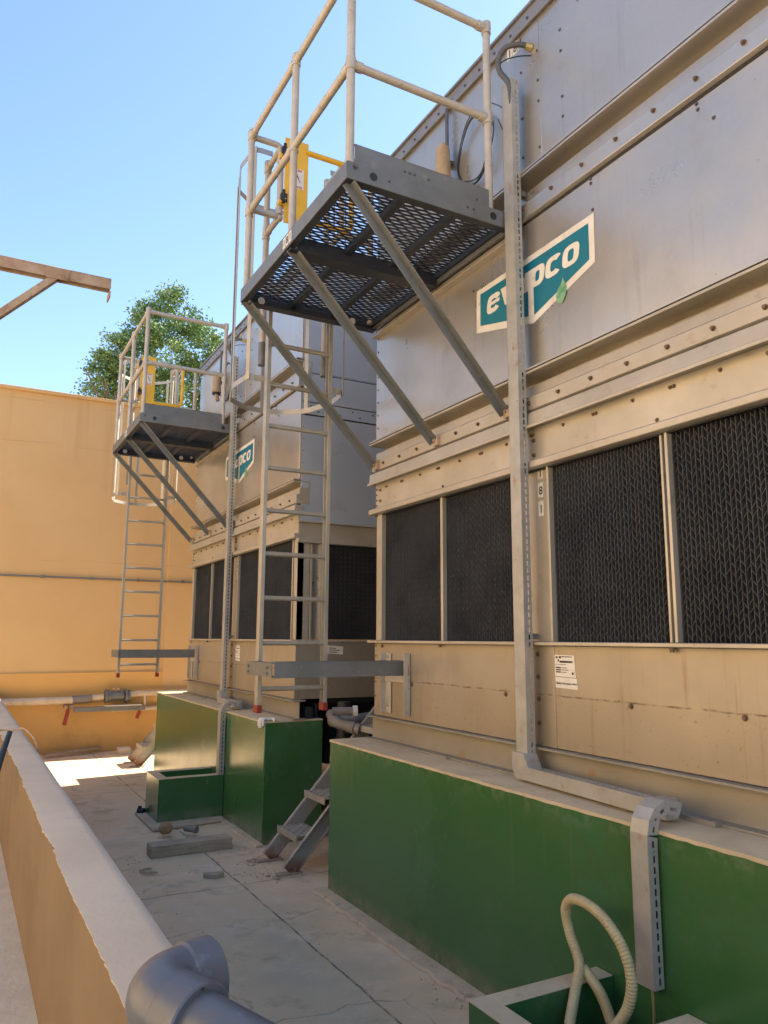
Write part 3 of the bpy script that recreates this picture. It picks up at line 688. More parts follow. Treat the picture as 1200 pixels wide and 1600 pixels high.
# logo
def logo():
    x1, x2, x3 = X0-0.002, X0-0.0035, X0-0.005
    out = [(3.660,2.122),(3.665,1.853),(3.130,1.722),(2.652,1.868),(2.648,2.132)]
    inn = [(3.620,2.088),(3.624,1.886),(3.175,1.776),(3.175,1.775),(2.690,1.898),(2.688,2.094)]
    g = MB(); g.add([(x1,a,b) for a, b in out], [(0,1,2,3,4)]); lg = obj('logo_border', g, 'white', tw, smooth=False)
    lg['label'] = 'white bordered teal maker sign with a V shaped lower edge'
    g = MB()
    g.add([(x2,a,b) for a, b in [(3.620,2.088),(3.624,1.886),(3.168,1.775),(3.168,2.088)]], [(0,1,2,3)])
    g.add([(x2,a,b) for a, b in [(3.168,2.088),(3.168,2.03),(3.122,2.03),(3.122,2.09)]], [(0,1,2,3)])
    g.add([(x2,a,b) for a, b in [(3.122,2.09),(3.122,1.766),(2.690,1.898),(2.688,2.094)]], [(0,1,2,3)])
    obj('logo_field', g, 'teal', lg, smooth=False)
    g = MB()
    # letters drawn as heavy slanted shapes; u grows to the right, v up, x-height 1
    def put(polys, u0, wd):
        for poly in polys:
            n = len(poly)//2
            outer, inner = poly[:n], poly[n:]
            vs = [(x3, 3.548-(u0+a*wd), 1.924+b*0.114) for a, b in poly]
            fs = [(i, (i+1) % n if (i+1) % n or True else 0, (i+1) % n + n, i+n) for i in range(n)]
            g.add(vs, fs)
    def ring(cu, cv, ru, rv, iu, iv, sh=0.16, a0=0, a1=360, n=28, pw=0.62):
        """superellipse ring, sheared; open when a1-a0 < 360"""
        def S(t, a, b):
            c_, s_ = math.cos(t), math.sin(t)
            return (math.copysign(abs(c_)**pw, c_)*a, math.copysign(abs(s_)**pw, s_)*b)
        full = a1-a0 >= 360; m = n if full else n+1; vs = []; fs = []
        for k_ in range(m):
            t_ = R(a0+(a1-a0)*k_/n); o_ = S(t_, ru, rv); i_ = S(t_, iu, iv)
            vs += [(cu+o_[0]+sh*(cv+o_[1]-0.5), cv+o_[1]), (cu+i_[0]+sh*(cv+i_[1]-0.5), cv+i_[1])]
        for k_ in range(n):
            a_, b_ = 2*k_, 2*((k_+1) % m); fs.append((a_, b_, b_+1, a_+1))
        return vs, fs
    def rect(u0, u1, v0, v1, sh=0.16):
        return [(u0+sh*(v0-0.5), v0), (u1+sh*(v0-0.5), v0), (u1+sh*(v1-0.5), v1), (u0+sh*(v1-0.5), v1)], [(0,1,2,3)]
    XH = 0.114
    def emit(shape, c):
        vs, fs = shape; g.add([(x3-0.0002*len(g.f)/50, 3.548-(c+uu*XH), 1.924+vv*XH) for uu, vv in vs], fs)
    # each letter is about 1.1 x-heights wide
    c = 0.060;  emit(ring(0, 0.5, 0.56, 0.5, 0.22, 0.24, a0=20, a1=330), c); emit(rect(-0.35, 0.52, 0.44, 0.62), c)          # e
    c = 0.196
    emit(([(-0.56,1.0),(-0.12,1.0),(0.06,0.42),(0.02,0.0),(-0.22,0.0)], [(0,1,2,3,4)]), c); emit(([(0.02,0.0),(0.06,0.42),(0.30,1.0),(0.62,1.0),(0.24,0.0)], [(0,1,2,3,4)]), c)   # v
    c = 0.325;  emit(ring(-0.05, 0.42, 0.48, 0.42, 0.16, 0.18), c); emit(rect(0.20, 0.56, 0.0, 1.0), c)                          # a
    c = 0.455;  emit(ring(0.06, 0.5, 0.52, 0.5, 0.15, 0.25), c); emit(([(-0.56,1.0),(-0.13,1.0),(-0.13,0.0),(-0.56,0.0)], [(0,1,2,3)]), c)   # p bowl
    c = 0.455; g.add([(x3-0.0004,3.168,2.03),(x3-0.0004,3.122,2.03),(x3-0.0004,3.122,1.76),(x3-0.0004,3.168,1.77)], [(0,1,2,3)])        # p stem
    c = 0.592;  emit(ring(0, 0.5, 0.56, 0.5, 0.20, 0.25, a0=38, a1=322), c)                                                     # c
    c = 0.728;  emit(ring(0, 0.5, 0.56, 0.5, 0.20, 0.27), c)                                                                     # o
    obj('logo_lettering', g, 'white', lg, smooth=False)
    g = MB()
    leaf = [(2.925,1.755),(2.945,1.80),(2.925,1.835),(2.90,1.852),(2.885,1.885),(2.875,1.862),(2.862,1.83),(2.862,1.79),(2.88,1.76),(2.90,1.745)]
    g.add([(x3-0.001,a,b) for a, b in leaf], [tuple(range(len(leaf)))]); obj('logo_leaf', g, 'leafgreen', lg, smooth=False)
logo()

# ------------------------------------------------------------------ stand-off arm and bracket belongs to the ladder
# ------------------------------------------------------------------ platform
def platform():
    t = thing('access_platform', (2.08, 4.1, 2.32), 'p', 'platform', 'access platforms hung on the tower faces')
    xa, xb, ya, yb = 1.55, 2.605, 3.25, 4.95
    g = MB()
    g.box(xa, xa+0.006, ya, yb, 2.322, 2.418)
    g.box(xa+0.0061, xb, ya, ya+0.006, 2.322, 2.420)
    g.box(xa+0.0061, xb, yb-0.006, yb, 2.305, 2.418)
    g.box(xb-0.008, xb-0.0001, ya+0.009, yb-0.009, 2.322, 2.418)
    obj('deck_frame', g, 'galv', t, bevel=0.0015)
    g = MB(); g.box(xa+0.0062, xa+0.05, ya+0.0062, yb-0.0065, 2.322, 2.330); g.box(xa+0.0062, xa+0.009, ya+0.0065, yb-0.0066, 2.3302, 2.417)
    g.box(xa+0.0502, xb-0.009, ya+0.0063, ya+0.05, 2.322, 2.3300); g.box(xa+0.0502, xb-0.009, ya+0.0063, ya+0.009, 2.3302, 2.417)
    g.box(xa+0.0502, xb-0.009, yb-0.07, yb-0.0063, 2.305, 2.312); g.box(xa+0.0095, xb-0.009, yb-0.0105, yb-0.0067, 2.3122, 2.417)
    obj('inner_channel', g, 'deck_shade', t, bevel=0.001)  # flanges and thin inner liners in the colour that carries the deck shade
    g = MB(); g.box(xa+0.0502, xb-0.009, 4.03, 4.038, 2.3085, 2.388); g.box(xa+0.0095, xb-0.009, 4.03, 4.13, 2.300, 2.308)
    obj('cross_member', g, 'deck_shade', t, bevel=0.001)
    g = MB(); g.box(xa+0.05, 2.455, ya+0.010, ya+0.014, 2.421, 2.53); g.box(xa+0.05, 2.455, ya+0.010, ya+0.03, 2.5301, 2.534)
    obj('toe_board', g, 'galv', t, bevel=0.001)
    g = MB()
    for x in (1.90, 1.93, 1.96, 2.05, 2.37): g.bolt((x, ya+0.010, 2.47 if x < 2.1 else 2.45), NY, 0.006, 0.006)
    for x in (1.80, 2.30, 2.34): g.bolt((x, ya, 2.375), NY, 0.006, 0.006)
    g.bolt((1.60, ya, 2.395), NY, 0.012, 0.014)
    obj('bolts', g, 'bolt_grey', t)
    for x in (1.705, 2.475):
        obj('round_plug', MB().cyl((x, ya-0.003, 2.372), (x, ya+0.002, 2.372), 0.022, 20), 'black', t)
    for x in (1.70, 2.42):
        obj('round_plug', MB().cyl((x, yb-0.0145, 2.362), (x, yb-0.0104, 2.362), 0.026, 20), 'white', t)
    # three grating planks
    rnd = random.Random(2)
    for i in range(3):
        pa = 1.60+0.333*i; pb = pa+0.333
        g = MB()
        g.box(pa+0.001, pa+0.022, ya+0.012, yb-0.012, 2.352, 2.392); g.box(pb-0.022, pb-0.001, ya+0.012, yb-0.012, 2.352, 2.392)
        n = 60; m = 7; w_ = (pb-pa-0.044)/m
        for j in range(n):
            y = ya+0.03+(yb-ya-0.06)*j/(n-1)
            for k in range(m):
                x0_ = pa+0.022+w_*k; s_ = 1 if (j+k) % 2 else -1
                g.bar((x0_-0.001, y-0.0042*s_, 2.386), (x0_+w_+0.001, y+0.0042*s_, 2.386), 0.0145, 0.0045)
        obj('grating_plank', g, 'deck_shade', t, smooth=False)
    # ledger angle on the tower face below the deck
    g = MB(); g.box(X0-0.05, X0-0.001, ya+0.02, yb+0.01, 2.268, 2.275); g.box(X0-0.009, X0-0.001, ya+0.02, yb+0.01, 2.2751, 2.335)
    obj('ledger_angle', g, 'flange', t, bevel=0.001)
    for y0_, y1_ in ((3.275,3.335), (4.055,4.08), (4.90,4.90)):
        a, b = Vector((1.585, y0_, 2.335)), Vector((2.612, y1_, 1.262))
        g = MB(); g.bar(a, b, 0.046, 0.005, up=(0.72,0,0.7)); g.bar(a, b, 0.005, 0.045, up=(0.72,0,0.7), ow=-0.0235, oh=-0.0225)
        br = obj('brace', g, 'galv', t, bevel=0.001)
        g = MB(); g.box(2.600, 2.633, y1_-0.03, y1_+0.022, 1.228, 1.30); g.bolt((2.600, y1_, 1.262), NX, 0.010, 0.014); obj('brace_foot', g, 'rust', br, bevel=0.002)
    # railing
    rr = 0.0228
    xl = 1.583
    def railp(pts, rad=0.0, nm='rail'):
        return obj(nm, MB().tube(arc_path(pts, rad) if rad else pts, rr, 14), 'rail', t)
    posts = [((xl,3.285),3.58), ((xl,4.08),3.58), ((xl,4.925),3.58)]
    for (x, y), zt in posts: railp([(x,y,2.36),(x,y,zt)], nm='post')
    railp([(2.475,3.285,2.34),(2.475,3.285,3.57)], nm='post')
    railp([(xl,3.285,3.60),(2.475,3.285,3.60)]); railp([(xl,3.285,3.005),(2.475,3.285,3.005)])
    railp([(xl,3.285,3.60),(xl,4.925,3.60)]); railp([(xl,3.285,3.005),(xl,4.925,3.005)])
    def fit(p, d, l_=0.06):
        p = Vector(p); d = Vector(d); return MB().tube([p-d*l_/2, p+d*l_/2], 0.0285, 14)
    for y in (3.285, 4.08, 4.925):
        for z in (3.60, 3.005):
            g = MB()
            g.add(*(lambda q_: (q_.v, q_.f))(fit((xl,y,z), (0,0,1), 0.07))); g.ball((xl,y,z+0.028 if z > 3.5 else z), 0.030, 12, 8)
            g.add(*(lambda q_: (q_.v, q_.f))(fit((xl,y-0.04 if y > 4.5 else y+0.04,z), (0,1,0), 0.05)))
            if y < 3.5: g.add(*(lambda q_: (q_.v, q_.f))(fit((xl+0.045,3.285,z), (1,0,0), 0.04)))
            obj('rail_fitting', g, 'rail', t)
    for z in (3.60, 3.005):
        g = MB()
        g.add(*(lambda q_: (q_.v, q_.f))(fit((2.43,3.285,z), (1,0,0), 0.04)))
        g.add(*(lambda q_: (q_.v, q_.f))(fit((2.475,3.285,z), (0,0,1), 0.075)))
        if z > 3.5: g.ball((2.475,3.285,3.605), 0.030, 12, 8)
        obj('rail_fitting', g, 'rail', t)
    for x_, z_ in ((xl,2.36),(2.475,2.335)): obj('post_socket', MB().cyl((x_,3.285,z_),(x_,3.285,z_+0.09),0.027,14), 'rail', t)
    # returns at the ladder opening and walk-through rails
    for xs, xe in ((xl, 1.81), (2.56, 2.31)):
        railp([(xs,4.925,3.60),(xe,4.925,3.60),(xe,4.925,3.45)], 0.05)
        railp([(xs,4.925,3.03),(xe,4.925,3.03),(xe,5.20,3.03)], 0.045)
        railp([(xe,4.95,3.58),(xe,5.20,3.58)])
        railp([(xe,4.925,3.46),(xe,4.925,3.05)])
        railp([(xe,5.20,3.59),(xe,5.20,2.00)], nm='post')
        if xs > 2: railp([(xs,4.925,2.36),(xs,4.925,3.62)], nm='post')
        for z in (3.58, 3.03):
            obj('rail_fitting', MB().cyl((xe,5.20,z-0.045),(xe,5.20,z+0.05),0.0285,14).cyl((xe,5.15,z),(xe,5.18,z),0.0285,14), 'rail', t)
            obj('rail_fitting', MB().ball((xe,4.935,z),0.031,12,8), 'rail', t)
        obj('post_end', MB().cyl((xe,5.20,1.985),(xe,5.20,2.16),0.031,14), 'galv', t)
    # yellow self closing gate
    gt = obj('gate', MB().box(1.835, 2.02, 4.90, 4.915, 2.99, 3.67), 'yellow', t, bevel=0.004)
    obj('gate_bar', MB().tube(arc_path([(1.99,4.907,3.60),(2.385,4.907,3.60),(2.385,4.907,3.05),(1.99,4.907,3.05)], 0.09, 8), 0.021, 12), 'yellow', gt)
    for z in (3.50, 3.13):
        g = MB()
        g.box(1.79,1.845,4.885,4.945,z-0.018,z+0.018); g.cyl((1.80,4.98,z-0.005),(1.80,4.87,z-0.005),0.006,6); g.cyl((1.83,4.98,z+0.02),(1.83,4.86,z+0.02),0.006,6)
        obj('hinge', g, 'yellow', gt)
    for z in (3.54, 3.17):
        g = MB(); g.box(1.805,1.85,4.875,4.93,z-0.03,z+0.03); g.cyl((1.82,4.87,z-0.05),(1.82,4.87,z+0.05),0.012,8)
        obj('hinge_block', g, 'black', gt)
    g = MB(); g.box(1.905, 1.985, 4.8985, 4.8999, 3.28, 3.44); lb = obj('warning_label', g, 'white', gt)
    g = MB(); mb, _ = text_mb('PUSH', lambda x, y: (1.910+x, 4.8978, 3.418+y), 0.024, 0.001); g.add(mb.v, mb.f)
    mb, _ = text_mb('GATE', lambda x, y: (1.910+x, 4.8978, 3.285+y), 0.024, 0.001); g.add(mb.v, mb.f)
    obj('red_print', g, 'redink', lb, smooth=False)
    g = MB(); g.bar((1.925,4.8978,3.40), (1.955,4.8978,3.33), 0.003, 0.006, up=(0,1,0)); g.bar((1.93,4.8978,3.375),(1.945,4.8978,3.36),0.003,0.01,up=(0,1,0)); obj('arrow', g, 'ink', lb)
    # number tiles on the outer edge channel
    for i, ch in enumerate('181'):
        y = 4.115-0.048*i
        nb = obj('number_tile', MB().box(xa-0.0015, xa+0.001, y-0.019, y+0.019, 2.335, 2.405), 'white', t)
        mb, _ = text_mb(ch, lambda x, yy: (xa-0.003, y+0.013-x, 2.348+yy), 0.062, 0.001); obj('digit', mb, 'ink', nb, smooth=False)
    return t
pf = platform()
pf['label'] = 'nearer access platform, overhead, with pipe railing and yellow gate against the sky'

# ------------------------------------------------------------------ caged ladder with stand-off arm
def ladder():
    t = thing('caged_ladder', (2.04, 5.04, -0.5), 'l', 'ladder', 'caged ladders up to the platforms')
    for x in (1.80, 2.28):
        g = MB(); g.box(x-0.014, x+0.014, 5.010, 5.016, -0.45, 2.62); g.box(x-0.014, x+0.014, 5.064, 5.070, -0.45, 2.62)
        xo = x-0.014 if x < 2 else x+0.010
        g.box(xo, xo+0.004, 5.0161, 5.0639, -0.45, 2.62)
        sr = obj('side_rail', g, 'alu', t, bevel=0.001)
        obj('foot', MB().box(x-0.018, x+0.018, 5.003, 5.077, -0.492, -0.44), 'red', sr, bevel=0.004)
    for k in range(10):
        z = -0.338+0.3045*k
        g = MB(); g.cyl((1.80,5.04,z), (2.28,5.04,z), 0.0155, 12); g.box(1.815,2.265,5.030,5.050,z+0.010,z+0.0165); obj('rung', g, 'alu', t)
    # cage
    hp = [(2.28,5.075),(2.42,5.075),(2.445,5.35),(2.36,5.66),(2.20,5.80),(2.04,5.83),(1.88,5.80),(1.72,5.66),(1.635,5.35),(1.66,5.075),(1.80,5.075)]
    for z in (1.84, 3.62):
        g = MB(); P_ = arc_path([(a,b,z) for a, b in hp], 0.05, 3)
        if z > 3.9: P_ = arc_path([(a,b,z) for a, b in hp[1:-1]], 0.05, 3)
        for i in range(len(P_)-1): g.bar(P_[i], P_[i+1], 0.004, 0.042, up=(0,0,1))
        obj('cage_hoop', g, 'alu', t)
    for a, b in (hp[1], hp[2], hp[3], hp[5], hp[7], hp[8], hp[9]):
        c = Vector((2.04,5.35,0)); d = (Vector((a,b,0))-c).normalized(); s_ = d.cross(Vector((0,0,1)))
        g = MB(); g.bar((a-d.x*0.003,b-d.y*0.003,1.82), (a-d.x*0.003,b-d.y*0.003,3.64), 0.032, 0.004, up=d); obj('cage_bar', g, 'alu', t)
        
    # stand-off arm down at knee height
    g = MB(); pr = [(4.52,-0.146),(4.52,-0.242),(4.57,-0.242),(4.57,-0.237),(4.526,-0.237),(4.526,-0.151),(4.57,-0.151),(4.57,-0.146)]
    g.prism(pr, 'x', 1.715, 2.632); g.box(1.715,2.632,4.5701,4.585,-0.1465,-0.143)
    ar = obj('standoff_arm', g, 'galv', t, bevel=0.001)
    g = MB(); g.box(1.700,1.706,4.53,5.0,-0.238,-0.150); g.box(1.7061,1.76,4.53,5.0,-0.156,-0.150); g.box(1.7061,1.76,4.53,5.0,-0.238,-0.232)
    g.bar((1.70,5.0,-0.195),(1.80,5.0,-0.195),0.005,0.09)
    g.bolt((1.700,4.60,-0.18),NX,0.008,0.01); g.bolt((1.700,4.60,-0.215),NX,0.008,0.01); g.bolt((1.700,4.95,-0.18),NX,0.008,0.01); g.bolt((1.700,4.95,-0.215),NX,0.008,0.01)
    obj('arm_return', g, 'galv', ar, bevel=0.001)
    g = MB(); g.box(2.632,2.640,4.47,4.83,-0.29,-0.17); g.box(2.600,2.646,4.795,4.80,-0.50,-0.10); g.box(2.6400,2.646,4.72,4.795,-0.50,-0.10)
    g.box(2.600,2.646,4.470,4.475,-0.50,-0.095); g.box(2.6402,2.646,4.4752,4.54,-0.50,-0.095); g.box(2.636,2.6385,4.46,4.72,-0.29,-0.24)
    for y, z in ((4.76,-0.12),(4.76,-0.45),(4.51,-0.12),(4.51,-0.45),(4.51,-0.18)): g.bolt((2.638,y,z),NX,0.008,0.012)
    obj('wall_bracket', g, 'rail', t, bevel=0.001)
    return t
ld = ladder()
ld['label'] = 'nearer aluminium ladder with red feet, standing between the two towers'

# ------------------------------------------------------------------ slotted cable tray
def tray(dy, ywalk, label):
    """ywalk: where the tray turns down over the plinth"""
    t = thing('cable_tray', (2.55, 3.16+dy, G), label, 'cable tray', 'slotted cable trays on the tower fronts')
    rnd = random.Random(11)
    def box_run(name, a, b, along, cov, slot, w1=0.086, w2=0.052):
        """a,b: ends of the leading edge; cov: unit dir across the plain cover; slot: unit dir across the slotted flank"""
        a, b = Vector(a), Vector(b); d = (b-a); L = d.length; d.normalize(); cov = Vector(cov); slot = Vector(slot)
        g = MB()
        c0 = a+cov*w1/2+slot*0.0015; g.bar(c0, c0+d*L, w1, 0.003, up=slot)
        k0 = a+cov*w1+slot*w2/2; g.bar(k0, k0+d*L, w2, 0.002, up=cov)
        # slotted flank: solid edge strips and bridges between the slots
        o = a+cov*(-0.001)
        def strip(s0, s1, t0, t1):
            p = o+d*((s0+s1)/2)+slot*((t0+t1)/2)
            h0, h1 = (s1-s0)/2, (t1-t0)/2
            vs = []
            for cc in (0, 0.0018):
                for e0, e1 in ((-h0,-h1),(h0,-h1),(h0,h1),(-h0,h1)): vs.append(p+d*e0+slot*e1+cov*cc)
            g.add(vs, [(0,1,2,3),(7,6,5,4),(0,4,5,1),(1,5,6,2),(2,6,7,3),(3,7,4,0)])
        strip(0, L, 0, w2*0.50); strip(0, L, w2*0.70, w2)
        s = 0.0; 
        while s < L:
            strip(s, min(L, s+0.013), w2*0.50, w2*0.70); s += 0.038
        obj(name, g, 'galv_light', t)
        g = MB(); c1 = a+cov*w1*0.55+slot*w2*0.55; g.bar(c1+d*0.01, c1+d*(L-0.01), w1*0.7, w2*0.5, up=slot); obj('cables', g, 'dark', t)
    y = 3.150+dy
    ym = ywalk
    # riser : leading edge nearest to the viewer; cover faces -X and runs towards +Y, slots face -Y
    box_run('riser', (2.545, y, -0.66), (2.545, y, 3.21), 'z', (0,1,0), (1,0,0))
    for z in (0.0, 1.27, 2.5): obj('standoff', MB().box(2.60,2.652,y+0.02,y+0.06,z,z+0.03), 'galv', t)
    # run along the ledge, plain side out, slots on top
    box_run('ledge_run', (2.515, y-0.005, -0.622), (2.455, ym+0.115, -0.622), 'y', (0,0,-1), (1,0,0), 0.062, 0.06)
    g = MB(); g.add([(2.517,y+0.09,-0.64),(2.517,y+0.09,-0.560),(2.517,y,-0.560),(2.513,y-0.04,-0.622),(2.513,y-0.04,-0.684),(2.517,y+0.06,-0.69),
                     (2.60,y+0.09,-0.64),(2.60,y+0.09,-0.560),(2.60,y,-0.560),(2.60,y-0.04,-0.622),(2.60,y-0.04,-0.684),(2.60,y+0.06,-0.69)],
                    [(5,4,3,2,1,0),(6,7,8,9,10,11),(0,1,7,6),(1,2,8,7),(2,3,9,8),(3,4,10,9),(4,5,11,10),(5,0,6,11)])
    obj('corner_bend', g, 'galv_light', t, bevel=0.002)
    # bend over the edge : segmented folds
    ws = 0.084
    path = [(2.50,-0.618),(2.40,-0.600),(2.345,-0.625),(2.315,-0.665),(2.302,-0.715),(2.300,-0.78)]
    for i in range(len(path)-1):
        (xa_, za_), (xb_, zb_) = path[i], path[i+1]
        g = MB(); n_ = Vector((-(zb_-za_), 0, xb_-xa_)); n_.normalize()
        if n_.z < 0 and i < 2: n_ = -n_
        outn = Vector((zb_-za_, 0, -(xb_-xa_))).normalized()
        if outn.x > 0.2 or outn.z < -0.2: outn = -outn
        a, b = Vector((xa_, ym+0.0, za_)), Vector((xb_, ym, zb_))
        # cover plate
        g.bar(a+Vector((0,ws/2,0)), b+Vector((0,ws/2,0)), ws, 0.003, up=outn)
        # slotted cheek facing the viewer, a little crumpled
        dep = 0.050
        jit = rnd.uniform(-0.004, 0.004)
        d = (b-a); L = d.length; d.normalize()
        inn = -outn
        for (s0,s1,t0,t1) in ((0.02,0.98,0.0,0.42),(0.02,0.98,0.66,1.0),(0.02,0.28,0.42,0.66),(0.74,0.98,0.42,0.66)):
            vs = []
            for cc in (0, 0.002):
                for e0, e1 in ((s0,t0),(s1,t0),(s1,t1),(s0,t1)):
                    sh = 1-0.35*e1
                    vs.append(a+d*(L*(0.5+(e0-0.5)*sh))+inn*(dep*e1)+Vector((0,-0.001+cc+jit*e1,0)))
            g.add(vs, [(0,1,2,3),(7,6,5,4),(0,4,5,1),(1,5,6,2),(2,6,7,3),(3,7,4,0)])
        obj('bend', g, 'galv_light', t)
    g = MB(); g.box(2.46,2.53,ym+0.05,ym+0.12,-0.69,-0.612); g.box(2.39,2.47,ym+0.03,ym+0.06,-0.655,-0.612); obj('corner_box', g, 'galv_light', t, bevel=0.003)
    zb = -1.245 if dy < 1 else -1.285
    box_run('drop', (2.300, ym, zb), (2.300, ym, -0.76), 'z', (0,1,0), (1,0,0), ws, 0.050)
    return t
tray(0.0, 2.165, 'slotted metal tray up the front of the nearer tower, crossing the teal sign')
tray(5.11, 7.48, 'slotted metal tray up the front of the farther tower, ending in the far green box')

# flexible conduit, float housing, coiled cable on each tower
def gear():
    out = []
    t = thing('flexible_conduit', (2.52, 3.12, 3.2), 'thick grey hose looping from a brass gland into the top of the near cable tray', 'conduit', 'flexible conduits into the tray tops')
    P_ = smooth_path([(2.640,3.085,3.395),(2.58,3.11,3.408),(2.52,3.165,3.40),(2.50,3.205,3.34),(2.51,3.205,3.27),(2.545,3.17,3.18),(2.56,3.165,3.05)], 10)
    g = MB(); g.tube(P_, [0.0155+0.0015*(i % 2) for i in range(len(P_))], 12); obj('hose', g, 'hose_grey', t)
    obj('gland', MB().cyl((2.65,3.08,3.392),(2.615,3.095,3.40),0.021,8), 'brass', t)
    g = MB(); g.tube(smooth_path([(2.645,3.085,3.345),(2.58,3.14,3.35),(2.53,3.19,3.34),(2.50,3.22,3.3)],8), 0.004, 6); obj('thin_wire', g, 'wire', t)
    out.append(t)
    t = thing('float_housing', (2.56, 3.90, 2.94), 'faded beige bell shaped housing on a rod at the tower face above the near platform', 'valve housing', 'beige bell housings on the tower faces')
    c = (2.585, 3.90)
    prof = [(0.002,0.315),(0.024,0.315),(0.030,0.292),(0.046,0.288),(0.051,0.275),(0.062,0.085),(0.066,0.075),(0.066,0.060),(0.060,0.056),(0.05,0.056)]
    vs = []; fs = []; n = 20
    for rr, z in prof:
        for k in range(n): a = 2*math.pi*k/n; vs.append((c[0]-0.02+rr*0.85*math.cos(a), c[1]+rr*0.9*math.sin(a), 2.93+z))
    for i in range(len(prof)-1):
        for k in range(n): fs.append((i*n+k, i*n+(k+1) % n, (i+1)*n+(k+1) % n, (i+1)*n+k))
    g = MB(); g.add(vs, fs); obj('hood', g, 'cap', t)
    obj('hood_inside', MB().cyl((c[0]-0.02,c[1],2.965),(c[0]-0.02,c[1],2.99),0.052,20), 'black', t)
    obj('spout', MB().tube([(c[0]-0.02,c[1],2.99),(c[0]-0.02,c[1]-0.015,2.93),(c[0]-0.005,c[1]-0.02,2.88)],[0.024,0.028,0.025],10), 'rust', t)
    g = MB(); g.cyl((2.615,3.925,3.16),(2.615,3.925,3.54),0.0125,8); g.box(2.60,2.652,3.90,3.95,3.12,3.15); obj('rod', g, 'bolt_grey', t)
    out.append(t)
    t = thing('cable_coil', (2.58, 3.60, 2.8), 'loose coil of black cable hanging against the casing above the near platform', 'cable', 'coiled cables on the tower faces')
    g = MB()
    for k, (ry, rz, oy, oz, ox) in enumerate(((0.175,0.235,0,0,0),(0.165,0.225,0.012,0.004,0.012),(0.190,0.222,-0.012,-0.012,0.006))):
        g.tube([(2.605+ox+0.008*math.sin(3*a), 3.612+oy+ry*math.cos(a), 3.055+oz+rz*math.sin(a)) for a in [2*math.pi*i/48 for i in range(48)]], 0.0042, 6, closed=True)
    g.tube(smooth_path([(2.575,3.875,2.955),(2.60,3.75,2.90),(2.61,3.60,2.84),(2.60,3.48,2.86)],10), 0.0045, 6)
    g.tube(smooth_path([(2.60,3.75,2.75),(2.60,3.66,2.79),(2.61,3.55,2.83),(2.61,3.44,2.90)],8), 0.0045, 6)
    g.tube(smooth_path([(2.61,3.42,3.25),(2.63,3.33,3.15),(2.63,3.27,2.95),(2.63,3.22,2.78)],8), 0.003, 6)
    g.tube(smooth_path([(2.61,3.36,3.10),(2.63,3.30,2.90),(2.63,3.33,2.75),(2.63,3.34,2.62)],8), 0.003, 6)
    obj('cable', g, 'wire', t); out.append(t)
    return out
gs = gear()

# ------------------------------------------------------------------ copies for the farther tower
DY = 5.12
copy_tree(tw, dy=DY, label='farther metal cooling tower, seen beyond the near ladder with its shaded grey side')
copy_tree(pf, dy=DY, label='farther access platform with yellow gate, in front of the tree')
copy_tree(ld, dy=DY+0.03, label='farther aluminium ladder hanging in front of the ochre wall')
for o, lab in zip(gs, ('thick grey hose looping into the top of the far cable tray', 'faded beige bell shaped housing above the far platform', 'loose coil of black cable on the far tower, beside the beige housing')):
    copy_tree(o, dy=DY, label=lab)

# ------------------------------------------------------------------ steel steps
def steps():
    t = thing('steel_steps', (2.5, 5.76, G), 's', 'steps', 'short steel stairs beside the plinths')
    for y, xo in ((5.575,0), (5.965,0)):
        g = MB(); a = Vector((2.26,y,G+0.02)); b = Vector((3.30,y,G+0.02+1.04*1.10)); up = Vector((-1.1,0,1)).normalized()
        s_ = 1 if y > 5.7 else -1
        g.bar(a, b, 0.006, 0.100, up=up); g.bar(a, b, 0.032, 0.006, up=up, ow=-0.018*s_*-1*(-1), oh=0.053); g.bar(a, b, 0.032, 0.006, up=up, ow=-0.018*s_*-1*(-1), oh=-0.053)
        st_ = obj('stringer', g, 'stair', t)
        g = MB(); g.prism([(2.165,y-0.035),(2.36,y-0.045),(2.37,y+0.04),(2.18,y+0.03)], 'z', G+0.002, G+0.012)
        obj('foot_plate', g, 'rust', st_)
    for k in range(4):
        z = -1.448+0.245*k; x = 2.335+0.2227*k
        g = MB(); nx, ny_ = 5, 8; x1 = x+0.20; y0_, y1_ = 5.582, 5.958
        cx_, cy_ = (x1-x)/nx, (y1_-y0_)/ny_
        for i in range(nx+1): g.box(x+cx_*i-0.006, x+cx_*i+0.006, y0_, y1_, z-0.006, z)
        for j in range(ny_+1): g.box(x, x1, y0_+cy_*j-0.008 if j else y0_, y0_+cy_*j+0.008 if j < ny_ else y1_, z-0.0065, z-0.0005)
        g.box(x-0.008, x-0.002, y0_, y1_+0.02, z-0.045, z+0.003)
        for i in range(nx):
            for j in range(0, ny_):
                if (i+j) % 2: 
                    g.box(x+cx_*(i+0.25), x+cx_*(i+0.75), y0_+cy_*(j+0.02), y0_+cy_*(j+0.98), z-0.0062, z-0.0012)
        obj('tread', g, 'stair', t)
    return t
sp = steps(); sp['label'] = 'short galvanised stairs with rusted feet between the two green plinths'
copy_tree(sp, dy=5.38, dx=-0.02, label='short stairs at the far end of the farther plinth, near the ochre wall')

